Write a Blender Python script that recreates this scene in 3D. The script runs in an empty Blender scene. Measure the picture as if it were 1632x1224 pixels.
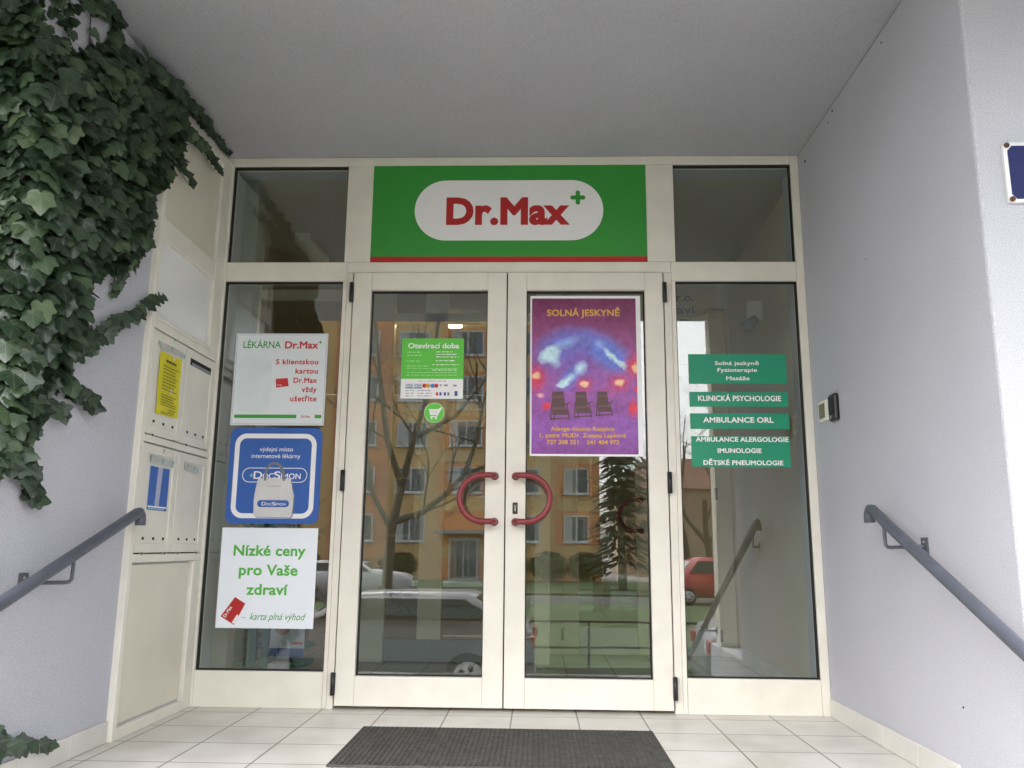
import bpy, bmesh, math, random
from mathutils import Vector, Matrix
R = math.radians
S = bpy.context.scene
COL = S.collection

# ------------------------------------------------------------------ camera, sky, sun, exposure
cd = bpy.data.cameras.new('camera')
cam = bpy.data.objects.new('camera', cd); COL.objects.link(cam); S.camera = cam
cd.sensor_width = 36.0; cd.lens = 36.0 * 1320.0 / 1632.0; cd.clip_start = 0.05; cd.clip_end = 600
yaw, pitch, roll = 0.0313, 0.1942, 0.0093
fw = Vector((-math.sin(yaw) * math.cos(pitch), math.cos(yaw) * math.cos(pitch), math.sin(pitch)))
r0 = Vector((math.cos(yaw), math.sin(yaw), 0)); u0 = r0.cross(fw)
rt = r0 * math.cos(roll) + u0 * math.sin(roll); up = u0 * math.cos(roll) - r0 * math.sin(roll)
M3 = Matrix((rt, up, -fw)).transposed()
cam.matrix_world = Matrix.Translation((0.1769, -4.6625, 0.8553)) @ M3.to_4x4()

SUN_EL, SUN_AZ = R(59), R(207)            # a bright patch of cloud, low on the street side, high, veiled by cloud
w = bpy.data.worlds.new('World'); S.world = w; w.use_nodes = True
nt = w.node_tree; bg = nt.nodes['Background']
sky = nt.nodes.new('ShaderNodeTexSky'); sky.sky_type = 'NISHITA'; sky.sun_disc = False
sky.sun_elevation = SUN_EL; sky.sun_rotation = SUN_AZ
sky.air_density = 1.0; sky.dust_density = 4.0; sky.ozone_density = 0.6
# thin cloud cover: most of the blue turned to its own grey, in soft patches
wt = nt.nodes.new('ShaderNodeTexCoord'); wn_ = nt.nodes.new('ShaderNodeTexNoise'); wn_.inputs['Scale'].default_value = 2.6; wn_.inputs['Detail'].default_value = 7
nt.links.new(wt.outputs['Generated'], wn_.inputs['Vector'])
wr = nt.nodes.new('ShaderNodeMapRange'); wr.inputs['From Min'].default_value = .35; wr.inputs['From Max'].default_value = .62; wr.inputs['To Min'].default_value = .62; wr.inputs['To Max'].default_value = .97
nt.links.new(wn_.outputs[0], wr.inputs['Value'])
bw = nt.nodes.new('ShaderNodeRGBToBW'); nt.links.new(sky.outputs[0], bw.inputs[0])
wc = nt.nodes.new('ShaderNodeMix'); wc.data_type = 'RGBA'; wc.blend_type = 'MULTIPLY'; wc.inputs[0].default_value = 1; nt.links.new(bw.outputs[0], wc.inputs[6]); wc.inputs[7].default_value = (1.03, 1.03, 1.05, 1)
wm = nt.nodes.new('ShaderNodeMix'); wm.data_type = 'RGBA'; nt.links.new(wr.outputs[0], wm.inputs[0]); nt.links.new(sky.outputs[0], wm.inputs[6]); nt.links.new(wc.outputs[2], wm.inputs[7])
nt.links.new(wm.outputs[2], bg.inputs[0]); bg.inputs[1].default_value = 0.15
sl = bpy.data.lights.new('sun', 'SUN'); sl.energy = 0.5; sl.angle = R(60); sl.color = (1.0, 0.97, 0.93)
so = bpy.data.objects.new('sun', sl); COL.objects.link(so)
sd = Vector((math.sin(SUN_AZ) * math.cos(SUN_EL), math.cos(SUN_AZ) * math.cos(SUN_EL), math.sin(SUN_EL)))
so.rotation_euler = sd.to_track_quat('Z', 'Y').to_euler(); so.location = (0, 30, 40)
S.view_settings.view_transform = 'Standard'; S.view_settings.look = 'None'
S.view_settings.exposure = 2.72; S.view_settings.gamma = 1.0; S.view_settings.use_curve_mapping = False
S.cycles.use_denoising = True
S.cycles.max_bounces = 10; S.cycles.diffuse_bounces = 6; S.cycles.transparent_max_bounces = 24

# ------------------------------------------------------------------ materials
def mat(name, col, rough=0.6, var=0.0, vscale=3.0, bump=0.0, bscale=200.0, metal=0.0, spec=0.5, col2=None, bdist=0.002, coat=0.0):
    m = bpy.data.materials.new(name); m.use_nodes = True
    t = m.node_tree; b = t.nodes['Principled BSDF']
    b.inputs['Base Color'].default_value = (*col, 1); b.inputs['Roughness'].default_value = rough
    b.inputs['Metallic'].default_value = metal; b.inputs['Specular IOR Level'].default_value = spec
    b.inputs['Coat Weight'].default_value = coat
    tc = t.nodes.new('ShaderNodeTexCoord')
    if var or col2:
        n = t.nodes.new('ShaderNodeTexNoise'); n.inputs['Scale'].default_value = vscale; n.inputs['Detail'].default_value = 6
        t.links.new(tc.outputs['Object'], n.inputs['Vector'])
        r = t.nodes.new('ShaderNodeValToRGB'); r.color_ramp.elements[0].position = 0.3; r.color_ramp.elements[1].position = 0.7
        a = [c * (1 - var) for c in col]; z = list(col2) if col2 else [min(1, c * (1 + var)) for c in col]
        r.color_ramp.elements[0].color = (*a, 1); r.color_ramp.elements[1].color = (*z, 1)
        t.links.new(n.outputs[0], r.inputs[0]); t.links.new(r.outputs[0], b.inputs['Base Color'])
    if bump:
        n2 = t.nodes.new('ShaderNodeTexNoise'); n2.inputs['Scale'].default_value = bscale; n2.inputs['Detail'].default_value = 4
        t.links.new(tc.outputs['Object'], n2.inputs['Vector'])
        bp = t.nodes.new('ShaderNodeBump'); bp.inputs['Strength'].default_value = bump; bp.inputs['Distance'].default_value = bdist
        t.links.new(n2.outputs[0], bp.inputs['Height']); t.links.new(bp.outputs[0], b.inputs['Normal'])
    return m

def emis(name, col, s):
    m = bpy.data.materials.new(name); m.use_nodes = True; b = m.node_tree.nodes['Principled BSDF']
    b.inputs['Base Color'].default_value = (*col, 1); b.inputs['Emission Color'].default_value = (*col, 1)
    b.inputs['Emission Strength'].default_value = s
    return m

def glass(name, f0=0.10, tint=(0.90, 0.94, 0.92)):
    m = bpy.data.materials.new(name); m.use_nodes = True; t = m.node_tree; t.nodes.clear()
    o = t.nodes.new('ShaderNodeOutputMaterial'); mx = t.nodes.new('ShaderNodeMixShader')
    tr = t.nodes.new('ShaderNodeBsdfTransparent'); tr.inputs[0].default_value = (*tint, 1)
    g = t.nodes.new('ShaderNodeBsdfGlossy'); g.inputs['Roughness'].default_value = 0.0; g.inputs['Color'].default_value = (1, 1, 1, 1)
    ge = t.nodes.new('ShaderNodeNewGeometry'); d = t.nodes.new('ShaderNodeVectorMath'); d.operation = 'DOT_PRODUCT'
    t.links.new(ge.outputs['Normal'], d.inputs[0]); t.links.new(ge.outputs['Incoming'], d.inputs[1])
    def mth(op, a, b):
        n = t.nodes.new('ShaderNodeMath'); n.operation = op
        for i, v in enumerate((a, b)):
            if v is None: continue
            if isinstance(v, (int, float)): n.inputs[i].default_value = v
            else: t.links.new(v, n.inputs[i])
        return n.outputs[0]
    c = mth('ABSOLUTE', d.outputs['Value'], None); q = mth('SUBTRACT', 1.0, c); q = mth('POWER', q, 5.0)
    q = mth('MULTIPLY', q, 1 - f0); q = mth('ADD', q, f0)
    # old float glass is never quite flat: slow waviness in the reflection
    tc = t.nodes.new('ShaderNodeTexCoord'); n = t.nodes.new('ShaderNodeTexNoise'); n.inputs['Scale'].default_value = 1.6; n.inputs['Detail'].default_value = 1
    t.links.new(tc.outputs['Object'], n.inputs['Vector'])
    bp = t.nodes.new('ShaderNodeBump'); bp.inputs['Strength'].default_value = 0.12; bp.inputs['Distance'].default_value = 0.003
    t.links.new(n.outputs[0], bp.inputs['Height']); t.links.new(bp.outputs[0], g.inputs['Normal'])
    t.links.new(q, mx.inputs[0]); t.links.new(tr.outputs[0], mx.inputs[1]); t.links.new(g.outputs[0], mx.inputs[2]); t.links.new(mx.outputs[0], o.inputs[0])
    return m

def plaster(name, col, warm):
    """fine sprayed render: sandy bump, slow blotches, grime"""
    m = mat(name, col, 0.95, 0.05, 1.3, 0.55, 160.0, spec=0.15, bdist=0.004)
    t = m.node_tree; b = t.nodes['Principled BSDF']
    src = b.inputs['Base Color'].links[0].from_socket
    n = t.nodes.new('ShaderNodeTexNoise'); n.inputs['Scale'].default_value = 230; n.inputs['Detail'].default_value = 3
    tc = t.nodes.new('ShaderNodeTexCoord'); t.links.new(tc.outputs['Object'], n.inputs['Vector'])
    r = t.nodes.new('ShaderNodeValToRGB'); r.color_ramp.elements[0].position = 0.35; r.color_ramp.elements[1].position = 0.6
    r.color_ramp.elements[0].color = (0.74, 0.74, 0.74, 1); r.color_ramp.elements[1].color = (1, 1, 1, 1)
    t.links.new(n.outputs[0], r.inputs[0])
    mx = t.nodes.new('ShaderNodeMix'); mx.data_type = 'RGBA'; mx.blend_type = 'MULTIPLY'; mx.inputs[0].default_value = 1
    t.links.new(src, mx.inputs[6]); t.links.new(r.outputs[0], mx.inputs[7])
    n3 = t.nodes.new('ShaderNodeTexNoise'); n3.inputs['Scale'].default_value = 0.7; n3.inputs['Detail'].default_value = 8; n3.inputs['Roughness'].default_value = 0.65
    t.links.new(tc.outputs['Object'], n3.inputs['Vector'])
    r3 = t.nodes.new('ShaderNodeValToRGB'); r3.color_ramp.elements[0].position = 0.52; r3.color_ramp.elements[1].position = 0.8
    r3.color_ramp.elements[0].color = (0, 0, 0, 1); r3.color_ramp.elements[1].color = (0.55, 0.55, 0.55, 1)
    t.links.new(n3.outputs[0], r3.inputs[0])
    m2 = t.nodes.new('ShaderNodeMix'); m2.data_type = 'RGBA'
    t.links.new(r3.outputs[0], m2.inputs[0]); t.links.new(mx.outputs[2], m2.inputs[6]); m2.inputs[7].default_value = (*warm, 1)
    t.links.new(m2.outputs[2], b.inputs['Base Color'])
    return m

def tiles(name, c1, c2, mortar, size, ox, oy, rough=0.32):
    m = mat(name, c1, rough, spec=0.5); t = m.node_tree; b = t.nodes['Principled BSDF']
    tc = t.nodes.new('ShaderNodeTexCoord'); mp = t.nodes.new('ShaderNodeMapping'); mp.inputs['Location'].default_value = (ox, oy, 0)
    br = t.nodes.new('ShaderNodeTexBrick'); br.offset = 0; br.squash = 1
    br.inputs['Scale'].default_value = 1; br.inputs['Brick Width'].default_value = size; br.inputs['Row Height'].default_value = size
    br.inputs['Mortar Size'].default_value = 0.0045; br.inputs['Mortar Smooth'].default_value = 0.2; br.inputs['Bias'].default_value = 0
    br.inputs['Color1'].default_value = (*c1, 1); br.inputs['Color2'].default_value = (*c2, 1); br.inputs['Mortar'].default_value = (*mortar, 1)
    t.links.new(tc.outputs['Object'], mp.inputs[0]); t.links.new(mp.outputs[0], br.inputs['Vector'])
    n = t.nodes.new('ShaderNodeTexNoise'); n.inputs['Scale'].default_value = 4; n.inputs['Detail'].default_value = 8
    t.links.new(tc.outputs['Object'], n.inputs['Vector'])
    r = t.nodes.new('ShaderNodeValToRGB'); r.color_ramp.elements[0].position = 0.35; r.color_ramp.elements[1].position = 0.62
    r.color_ramp.elements[0].color = (0.84, 0.83, 0.80, 1); r.color_ramp.elements[1].color = (1, 1, 1, 1); t.links.new(n.outputs[0], r.inputs[0])
    mx = t.nodes.new('ShaderNodeMix'); mx.data_type = 'RGBA'; mx.blend_type = 'MULTIPLY'; mx.inputs[0].default_value = 1
    t.links.new(br.outputs[0], mx.inputs[6]); t.links.new(r.outputs[0], mx.inputs[7]); t.links.new(mx.outputs[2], b.inputs['Base Color'])
    bp = t.nodes.new('ShaderNodeBump'); bp.inputs['Strength'].default_value = 0.6; bp.inputs['Distance'].default_value = 0.002; bp.invert = True
    t.links.new(br.outputs['Fac'], bp.inputs['Height']); t.links.new(bp.outputs[0], b.inputs['Normal'])
    return m

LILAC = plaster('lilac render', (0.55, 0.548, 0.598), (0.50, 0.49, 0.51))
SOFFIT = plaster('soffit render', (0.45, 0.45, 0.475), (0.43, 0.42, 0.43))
CREAM = mat('cream powder coat', (0.77, 0.735, 0.64), 0.42, 0.05, 7.0, 0.05, 300)
CREAM2 = mat('cream sheet steel', (0.69, 0.655, 0.54), 0.5, 0.05, 4.0, 0.05, 200)
IVORY = mat('mailbox ivory', (0.74, 0.71, 0.62), 0.45, 0.05, 6.0, 0.04, 200)
WHITEPANE = mat('milky pane', (0.80, 0.80, 0.80), 0.25, 0.03, 2.0)
BLACK = mat('black rubber', (0.012, 0.012, 0.013), 0.6)
HINGE = mat('black hinge', (0.018, 0.018, 0.02), 0.4, 0.2, 60)
DARK = mat('dark slot', (0.01, 0.009, 0.008), 0.9)
MAROON = mat('maroon plastic', (0.22, 0.024, 0.030), 0.36, 0.06, 9, coat=0.15)
RAIL = mat('grey rail paint', (0.085, 0.092, 0.115), 0.42, 0.12, 14, 0.08, 90)
STEEL = mat('worn steel', (0.45, 0.43, 0.38), 0.4, 0.2, 60, metal=0.8)
TILE = tiles('floor tile', (0.62, 0.60, 0.56), (0.66, 0.64, 0.60), (0.17, 0.155, 0.13), 0.336, -0.05, 0.16)
SKIRT = mat('skirting tile', (0.62, 0.60, 0.55), 0.4, 0.07, 5)
RUBBER = mat('mat rubber', (0.062, 0.060, 0.054), 0.8, 0.35, 30, 0.4, 150)
GLASS = glass('window glass')
GREEN = mat('sign green', (0.035, 0.30, 0.04), 0.4, 0.02, 3)
RED = mat('sign red', (0.46, 0.018, 0.018), 0.4)
SWHITE = mat('sign white', (0.87, 0.855, 0.86), 0.45, 0.015, 3)
PAPER = mat('paper white', (0.74, 0.78, 0.80), 0.6, 0.02, 3)
PAPER2 = mat('film white', (0.84, 0.88, 0.93), 0.5, 0.02, 3)
INKG = mat('green ink', (0.05, 0.33, 0.05), 0.5)
INKG2 = mat('bright green ink', (0.10, 0.46, 0.06), 0.5)
INKR = mat('red ink', (0.58, 0.03, 0.035), 0.5)
BLUE = mat('blue film', (0.035, 0.12, 0.42), 0.4, 0.04, 3)
BAG = mat('bag print', (0.64, 0.64, 0.63), 0.6, 0.08, 12)
BAGD = mat('bag handle print', (0.20, 0.20, 0.19), 0.6)
LIME = mat('lime film', (0.12, 0.58, 0.06), 0.5, 0.03, 4)
LIMEL = mat('pale print', (0.50, 0.80, 0.42), 0.5)
TEAL = mat('teal film', (0.015, 0.30, 0.17), 0.45, 0.03, 3)
GOLD = mat('gold ink', (0.72, 0.38, 0.06), 0.5)
GREYINK = mat('grey ink', (0.22, 0.24, 0.27), 0.6)
NAVY = mat('navy ink', (0.03, 0.08, 0.30), 0.5)
YELLOW = mat('yellow paper', (0.68, 0.60, 0.02), 0.7, 0.05, 8, 0.2, 25)
TAPE = mat('old tape', (0.48, 0.49, 0.46), 0.35, 0.08, 20)
INKB = mat('brown black ink', (0.10, 0.09, 0.02), 0.7)
ENAMEL = mat('navy enamel', (0.010, 0.016, 0.10), 0.45, 0.1, 10, spec=.25)
ENWHITE = mat('white enamel', (0.72, 0.72, 0.70), 0.2, 0.05, 8, coat=0.5)
RUST = mat('rust', (0.10, 0.045, 0.025), 0.9, 0.5, 60)

# ------------------------------------------------------------------ mesh builder
class MB:
    def __init__(s, *mats): s.v, s.f, s.m, s.sm, s.mats = [], [], [], [], list(mats)
    def mi(s, m):
        if m not in s.mats: s.mats.append(m)
        return s.mats.index(m)
    def add(s, vs, fs, m, smooth=False):
        k = len(s.v); s.v += [tuple(v) for v in vs]; i = s.mi(m)
        for f in fs: s.f.append(tuple(k + a for a in f)); s.m.append(i); s.sm.append(smooth)
    def box(s, x0, x1, y0, y1, z0, z1, m, bev=0.0):
        if bev:
            bm = bmesh.new(); bmesh.ops.create_cube(bm, size=1)
            for v in bm.verts: v.co = Vector(((x0 + x1) / 2 + v.co.x * (x1 - x0), (y0 + y1) / 2 + v.co.y * (y1 - y0), (z0 + z1) / 2 + v.co.z * (z1 - z0)))
            bmesh.ops.bevel(bm, geom=list(bm.edges), offset=bev, segments=2, affect='EDGES', profile=0.5)
            bm.verts.index_update(); s.add([v.co for v in bm.verts], [[v.index for v in f.verts] for f in bm.faces], m); bm.free(); return
        s.add([(x0, y0, z0), (x1, y0, z0), (x1, y1, z0), (x0, y1, z0), (x0, y0, z1), (x1, y0, z1), (x1, y1, z1), (x0, y1, z1)],
              [(3, 2, 1, 0), (4, 5, 6, 7), (0, 1, 5, 4), (1, 2, 6, 5), (2, 3, 7, 6), (3, 0, 4, 7)], m)
    def plate(s, pts, y0, y1, m):
        """closed outline in x,z made a slab from y0 (front) to y1"""
        n = len(pts); a = sum(pts[i][0] * pts[(i + 1) % n][1] - pts[(i + 1) % n][0] * pts[i][1] for i in range(n))
        if a < 0: pts = pts[::-1]
        s.add([(x, y0, z) for x, z in pts] + [(x, y1, z) for x, z in pts],
              [tuple(range(n)), tuple(range(2 * n - 1, n - 1, -1))] + [(i, n + i, n + (i + 1) % n, (i + 1) % n) for i in range(n)], m)
    def ring(s, o, i, y0, y1, m):
        n = len(o); s.add([(x, y0, z) for x, z in o] + [(x, y0, z) for x, z in i] + [(x, y1, z) for x, z in o] + [(x, y1, z) for x, z in i],
            [(k, (k + 1) % n, n + (k + 1) % n, n + k) for k in range(n)] + [(2 * n + k, 2 * n + (k + 1) % n, (k + 1) % n, k) for k in range(n)] +
            [(n + k, n + (k + 1) % n, 3 * n + (k + 1) % n, 3 * n + k) for k in range(n)], m)
    def tube(s, path, r, m, seg=12, caps=True, smooth=True):
        P = [Vector(p) for p in path]; n = len(P); rad = r if isinstance(r, (list, tuple)) else [r] * n
        vs, fs = [], []; nrm = None
        for i in range(n):
            t = (P[min(i + 1, n - 1)] - P[max(i - 1, 0)]).normalized()
            if nrm is None: nrm = t.orthogonal().normalized()
            else: nrm = (nrm - t * nrm.dot(t)).normalized()
            b = t.cross(nrm)
            for k in range(seg):
                a = 2 * math.pi * k / seg; vs.append(P[i] + (nrm * math.cos(a) + b * math.sin(a)) * rad[i])
        for i in range(n - 1):
            for k in range(seg):
                k2 = (k + 1) % seg; fs.append((i * seg + k, i * seg + k2, (i + 1) * seg + k2, (i + 1) * seg + k))
        if caps: fs += [tuple(range(seg - 1, -1, -1)), tuple((n - 1) * seg + k for k in range(seg))]
        s.add(vs, fs, m, smooth)
    def text(s, body, x0, x1, z, cap, y, m, bold=0.02, shear=0.0, space=1.0):
        """lettering fitted between x0 and x1, baseline z, capital height cap, facing -y at depth y"""
        V, F, capu = glyphs(body, bold, shear, space)
        if not V: return
        lo = min(v[0] for v in V); hi = max(v[0] for v in V); kx = (x1 - x0) / (hi - lo); kz = cap / capu
        s.add([(x0 + (v[0] - lo) * kx, y - 0.00025 - v[2] * 0.006, z + v[1] * kz) for v in V], F, m)
    def xf(s, M): s.v = [tuple(M @ Vector(v)) for v in s.v]; return s
    def build(s, name, parent=None, origin=None, label=None, cat=None, group=None, kind=None):
        if origin is None:
            if parent is not None: origin = parent.get('_o') or parent.location
            else:
                xs = [v[0] for v in s.v]; ys = [v[1] for v in s.v]; zs = [v[2] for v in s.v]
                origin = ((min(xs) + max(xs)) / 2, (min(ys) + max(ys)) / 2, min(zs))
        o3 = Vector(origin)
        me = bpy.data.meshes.new(name); me.from_pydata([tuple(Vector(v) - o3) for v in s.v], [], s.f)
        for m in s.mats: me.materials.append(m)
        me.polygons.foreach_set('material_index', s.m); me.polygons.foreach_set('use_smooth', s.sm); me.update()
        o = bpy.data.objects.new(name, me); COL.objects.link(o)
        if parent is not None:
            o.parent = parent
            root = parent
            po = Vector((0, 0, 0))
            while root is not None: po += root.location; root = root.parent
            o.location = o3 - po
        else: o.location = o3
        return tag(o, label, cat, group, kind)

_gl = {}
def glyphs(body, bold, shear, space):
    k = (body, bold, shear, space)
    if k in _gl: return _gl[k]
    def mesh_of(b, bd, fill='FRONT'):
        c = bpy.data.curves.new('lettering', 'FONT'); c.body = b; c.bevel_depth = bd; c.bevel_resolution = 0; c.fill_mode = fill
        c.shear = shear; c.space_character = space; c.resolution_u = 4
        o = bpy.data.objects.new('lettering', c); COL.objects.link(o); bpy.context.view_layer.update()
        me = bpy.data.meshes.new_from_object(o.evaluated_get(bpy.context.evaluated_depsgraph_get()))
        V = [tuple(v.co) for v in me.vertices]; F = [tuple(p.vertices) for p in me.polygons]
        bpy.data.objects.remove(o); bpy.data.curves.remove(c); bpy.data.meshes.remove(me)
        return V, F
    V, F = mesh_of(body, bold)
    H, _ = mesh_of('H', bold)
    r = (V, F, max(v[1] for v in H)); _gl[k] = r
    return r

def tag(o, label=None, cat=None, group=None, kind=None):
    if label: o['label'] = label
    if cat: o['category'] = cat
    if group: o['group'] = group
    if kind: o['kind'] = kind
    return o
def empty(name, loc, label, cat, group=None):
    o = bpy.data.objects.new(name, None); o.empty_display_size = 0.1; COL.objects.link(o); o.location = loc
    return tag(o, label, cat, group)
def rrect(x0, x1, z0, z1, r, n=8):
    p = []
    for cx, cz, a in ((x1 - r, z0 + r, -90), (x1 - r, z1 - r, 0), (x0 + r, z1 - r, 90), (x0 + r, z0 + r, 180)):
        for k in range(n + 1): t = R(a + 90 * k / n); p.append((cx + r * math.cos(t), cz + r * math.sin(t)))
    return p
def disc(cx, cz, r, n=28): return [(cx + r * math.cos(2 * math.pi * k / n), cz + r * math.sin(2 * math.pi * k / n)) for k in range(n)]
def struct(mb, name): return mb.build(name, origin=(0, 0, 0), kind='structure')

XL, XR, FY, ZC, GZ = -1.708, 1.722, -1.90, 3.162, -1.15      # recess sides, wall front, ceiling, street level

# ------------------------------------------------------------------ ground
asphalt = mat('asphalt', (0.07, 0.07, 0.072), 0.9, 0.2, 2, 0.3, 60)
paving = mat('paving', (0.22, 0.215, 0.20), 0.9, 0.12, 1.5, 0.3, 40)
grassm = mat('lawn', (0.045, 0.085, 0.022), 0.95, 0.35, 1.2, 0.8, 30, col2=(0.075, 0.12, 0.035), bdist=0.05)
m = MB(); m.box(-150, 150, -200, 60, GZ - 0.5, GZ, paving); struct(m, 'ground')
m = MB(); m.box(-60, 60, -9.0, -5.4, GZ, GZ + 0.004, asphalt); struct(m, 'parking_lane')
m = MB(); m.box(-60, 60, -24.5, -9.4, GZ, GZ + 0.10, grassm); struct(m, 'lawn')
m = MB(); m.box(-60, 60, -30.5, -24.8, GZ, GZ + 0.004, asphalt); struct(m, 'road')
m = MB(); m.box(-60, 60, -44, -31, GZ, GZ + 0.10, grassm); struct(m, 'far_lawn')
m = MB(); m.box(XL - .0, XR + .0, -1.30, 0.02, -0.30, 0, TILE); m.box(XL + .001, XR - .001, 0.021, .3, -0.3, -0.004, TILE); m.box(XL + .001, 1.82, .301, 8, -0.3, -0.004, TILE); struct(m, 'landing_floor')
stepm = mat('step stone', (0.32, 0.31, 0.29), 0.7, 0.1, 6, 0.2, 80)
m = MB()
for k in range(13):
    y1 = -1.301 - k * 0.36; z = -0.15 * (k + 1)
    if z < GZ + 0.02: break
    half = 1.70 if y1 > FY + .4 else 2.4
    m.box(-half + .005, half - .005, y1 - 0.359, y1, GZ + .002, z, stepm, 0.006)
struct(m, 'entrance_steps')

# ------------------------------------------------------------------ the building round the entrance
B = empty('apartment_building', (0, 0, 0), 'lilac rendered apartment building forming the recess and soffit around the glazed entrance', 'building')
m = MB(); m.box(XR, XR + 0.6, FY, 0.3, -0.3, ZC - .001, LILAC, 0.012); m.box(XR + 0.6, 14, FY + .003, FY + .35, GZ, ZC - .001, LILAC); m.build('wall', B)
m = MB(); m.box(XL - 0.6, XL, FY, 0.3, -0.3, ZC - .001, LILAC, 0.012); m.box(-14, XL - 0.6, FY + .003, FY + .35, GZ, ZC - .001, LILAC); m.build('wall', B)
m = MB(); m.box(-14, 14, FY, FY + .35, 3.45, 14, LILAC); m.build('upper_wall', B)
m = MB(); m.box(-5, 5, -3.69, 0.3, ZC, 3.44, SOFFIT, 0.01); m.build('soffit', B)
m = MB(); m.box(1.85, 2.04, -3.42, -3.23, -.02, ZC - .001, CREAM, .006); m.build('column', B)
m = MB(); m.box(1.83, 2.06, -3.60, FY - .001, GZ + .001, -.0205, LILAC, .006); m.build('parapet', B)
def skirt(x0, x1, ys):
    m = MB()
    for a, b in zip(ys, ys[1:]): m.box(x0, x1, b + .0015, a - .0015, 0.001, 0.092 + random.uniform(-.001, .001), SKIRT, 0.003)
    m.build('skirting', B)
random.seed(3)
skirt(XR - 0.012, XR - .0005, [-0.05 - .336 * k for k in range(5)])
skirt(XL + .0005, XL + 0.012, [-0.875, -1.17, -1.506, -1.84])
# dirt specks and chips on the plaster
for y, z, r in ((-.16, 3.06, .008), (-.62, 3.12, .006), (-.55, 3.09, .004), (-1.25, 3.10, .004), (-.9, 2.2, .003), (-1.45, .30, .004)):
    m = MB(); m.tube([(XR - .002, y, z), (XR + .002, y + .001, z + .001)], r, DARK, 6); m.build('stain', B)

# ------------------------------------------------------------------ glazed entrance front
E_ = empty('glazed_entrance', (0, 0, 0), 'cream aluminium entrance front with glass side panes and glazed double door', 'entrance')
y0, y1 = -0.035, 0.05
def bars(name, rects, parent, ya=y0, yb=y1, mt=CREAM, bev=0.003):
    m = MB()
    for a in rects: m.box(a[0], a[1], a[4] if len(a) > 4 else ya, a[5] if len(a) > 5 else yb, a[2], a[3], mt, bev)
    return m.build(name, parent)
ZT = 3.160
bars('frame', [(XL, -1.668, 0, ZT), (-0.967, -0.945, 0.0, 2.379), (-0.944, -0.908, 0, 2.428), (-0.967, -0.814, 2.4965, 3.108, -.034),
               (0.908, 0.950, 0, 2.428), (0.951, 0.975, 0, 2.379), (0.818, 0.980, 2.4965, 3.108, -.034), (1.676, XR - .001, 0, ZT),
               (-1.667, 1.675, 3.109, ZT), (-1.667, -0.9455, 2.38, 2.4955), (0.9515, 1.675, 2.38, 2.4955), (-0.9445, 0.9505, 2.4295, 2.4955),
               (-1.667, -0.968, 0, 0.187), (0.976, 1.675, 0, 0.181)], E_)
def pane(x0, x1, z0, z1, parent, n='pane'):
    m = MB(); m.box(x0 - .004, x1 + .004, -0.003, 0.003, z0 - .004, z1 + .004, GLASS); o = m.build(n, parent)
    g = MB(); t = 0.0045
    for a in ((x0, x0 + t, z0, z1), (x1 - t, x1, z0, z1), (x0 + t, x1 - t, z0, z0 + t), (x0 + t, x1 - t, z1 - t, z1)):
        g.box(a[0], a[1], -0.018, -0.0035, a[2], a[3], BLACK); g.box(a[0], a[1], .0035, 0.018, a[2], a[3], BLACK)
    g.build('gasket', o)
    return o
pane(-1.667, -0.968, 2.4965, 3.108, E_); pane(0.981, 1.675, 2.4965, 3.108, E_)
pane(-1.667, -0.968, 0.188, 2.379, E_); pane(0.976, 1.675, 0.182, 2.379, E_)
def hnd(sx, yb, off, parent, cx=0.0, mt=MAROON, zc=1.115):
    """D-shaped pull: two straight shanks and a half ring"""
    r = 0.1255; xs, xe = cx + sx * 0.058, cx + sx * 0.118; P = [(xs, yb, zc + r), (xs, yb - off * .55, zc + r), (xs + sx * .006, yb - off * .88, zc + r), (xs + sx * .02, yb - off, zc + r)]
    for k in range(17):
        a = R(90 - 180 * k / 16); P.append((xe + sx * 0.128 * math.cos(a), yb - off, zc + r * math.sin(a)))
    P += [(xs + sx * .02, yb - off, zc - r), (xs + sx * .006, yb - off * .88, zc - r), (xs, yb - off * .55, zc - r), (xs, yb, zc - r)]
    m = MB(); m.tube(P, 0.0165, mt, 16)
    for zz in (r, -r): m.tube([(xs, yb + .002, zc + zz), (xs, yb - .006, zc + zz)], 0.022, mt, 16)
    return m.build('handle', parent)
for sx in (-1, 1):
    D = empty('door', (sx * .9, -.02, .02), None, None); D.parent = E_
    D['label'] = 'door leaf with a small paper sheets sticker and green opening hours' if sx < 0 else 'door leaf carrying the large purple poster and the lock'
    X = lambda a, b: (min(sx * a, sx * b), max(sx * a, sx * b))
    yd0, yd1 = -0.048, 0.020
    bars('leaf_frame', [(*X(.795, .900), .018, 2.426), (*X(.0035, .1125), .018, 2.426), (*X(.113, .7945), .018, .170), (*X(.113, .7945), 2.322, 2.426)], D, yd0, yd1)
    pane(*X(.113, .7945), .1705, 2.3215, D)
    hnd(sx, yd0, .075, D)
    for z in (2.304, 1.211, .131):
        h = MB(); cx = sx * .908
        h.tube([(cx, yd0 - .010, z - .058), (cx, yd0 - .010, z + .058)], .0125, HINGE, 12)
        h.box(cx - .012, cx + .012, yd0 - .008, yd0 + .012, z - .054, z + .054, HINGE, .002); h.build('hinge', D)
    if sx > 0:
        l = MB(); l.box(.042, .070, yd0 - .006, yd0 + .001, 1.034, 1.096, HINGE, .003)
        l.tube([(.056, yd0 - .005, 1.076), (.056, yd0 - .012, 1.076)], .009, STEEL, 14); l.box(.0515, .0605, yd0 - .011, yd0 - .005, 1.048, 1.074, STEEL, .002)
        l.box(.0552, .0568, yd0 - .0125, yd0 - .011, 1.070, 1.081, DARK)
        l.build('lock', D)
    else:
        bars('meeting_strip', [(-.0035, .003, .02, 2.424, -.030, -.010)], D, mt=BLACK, bev=0)

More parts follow.
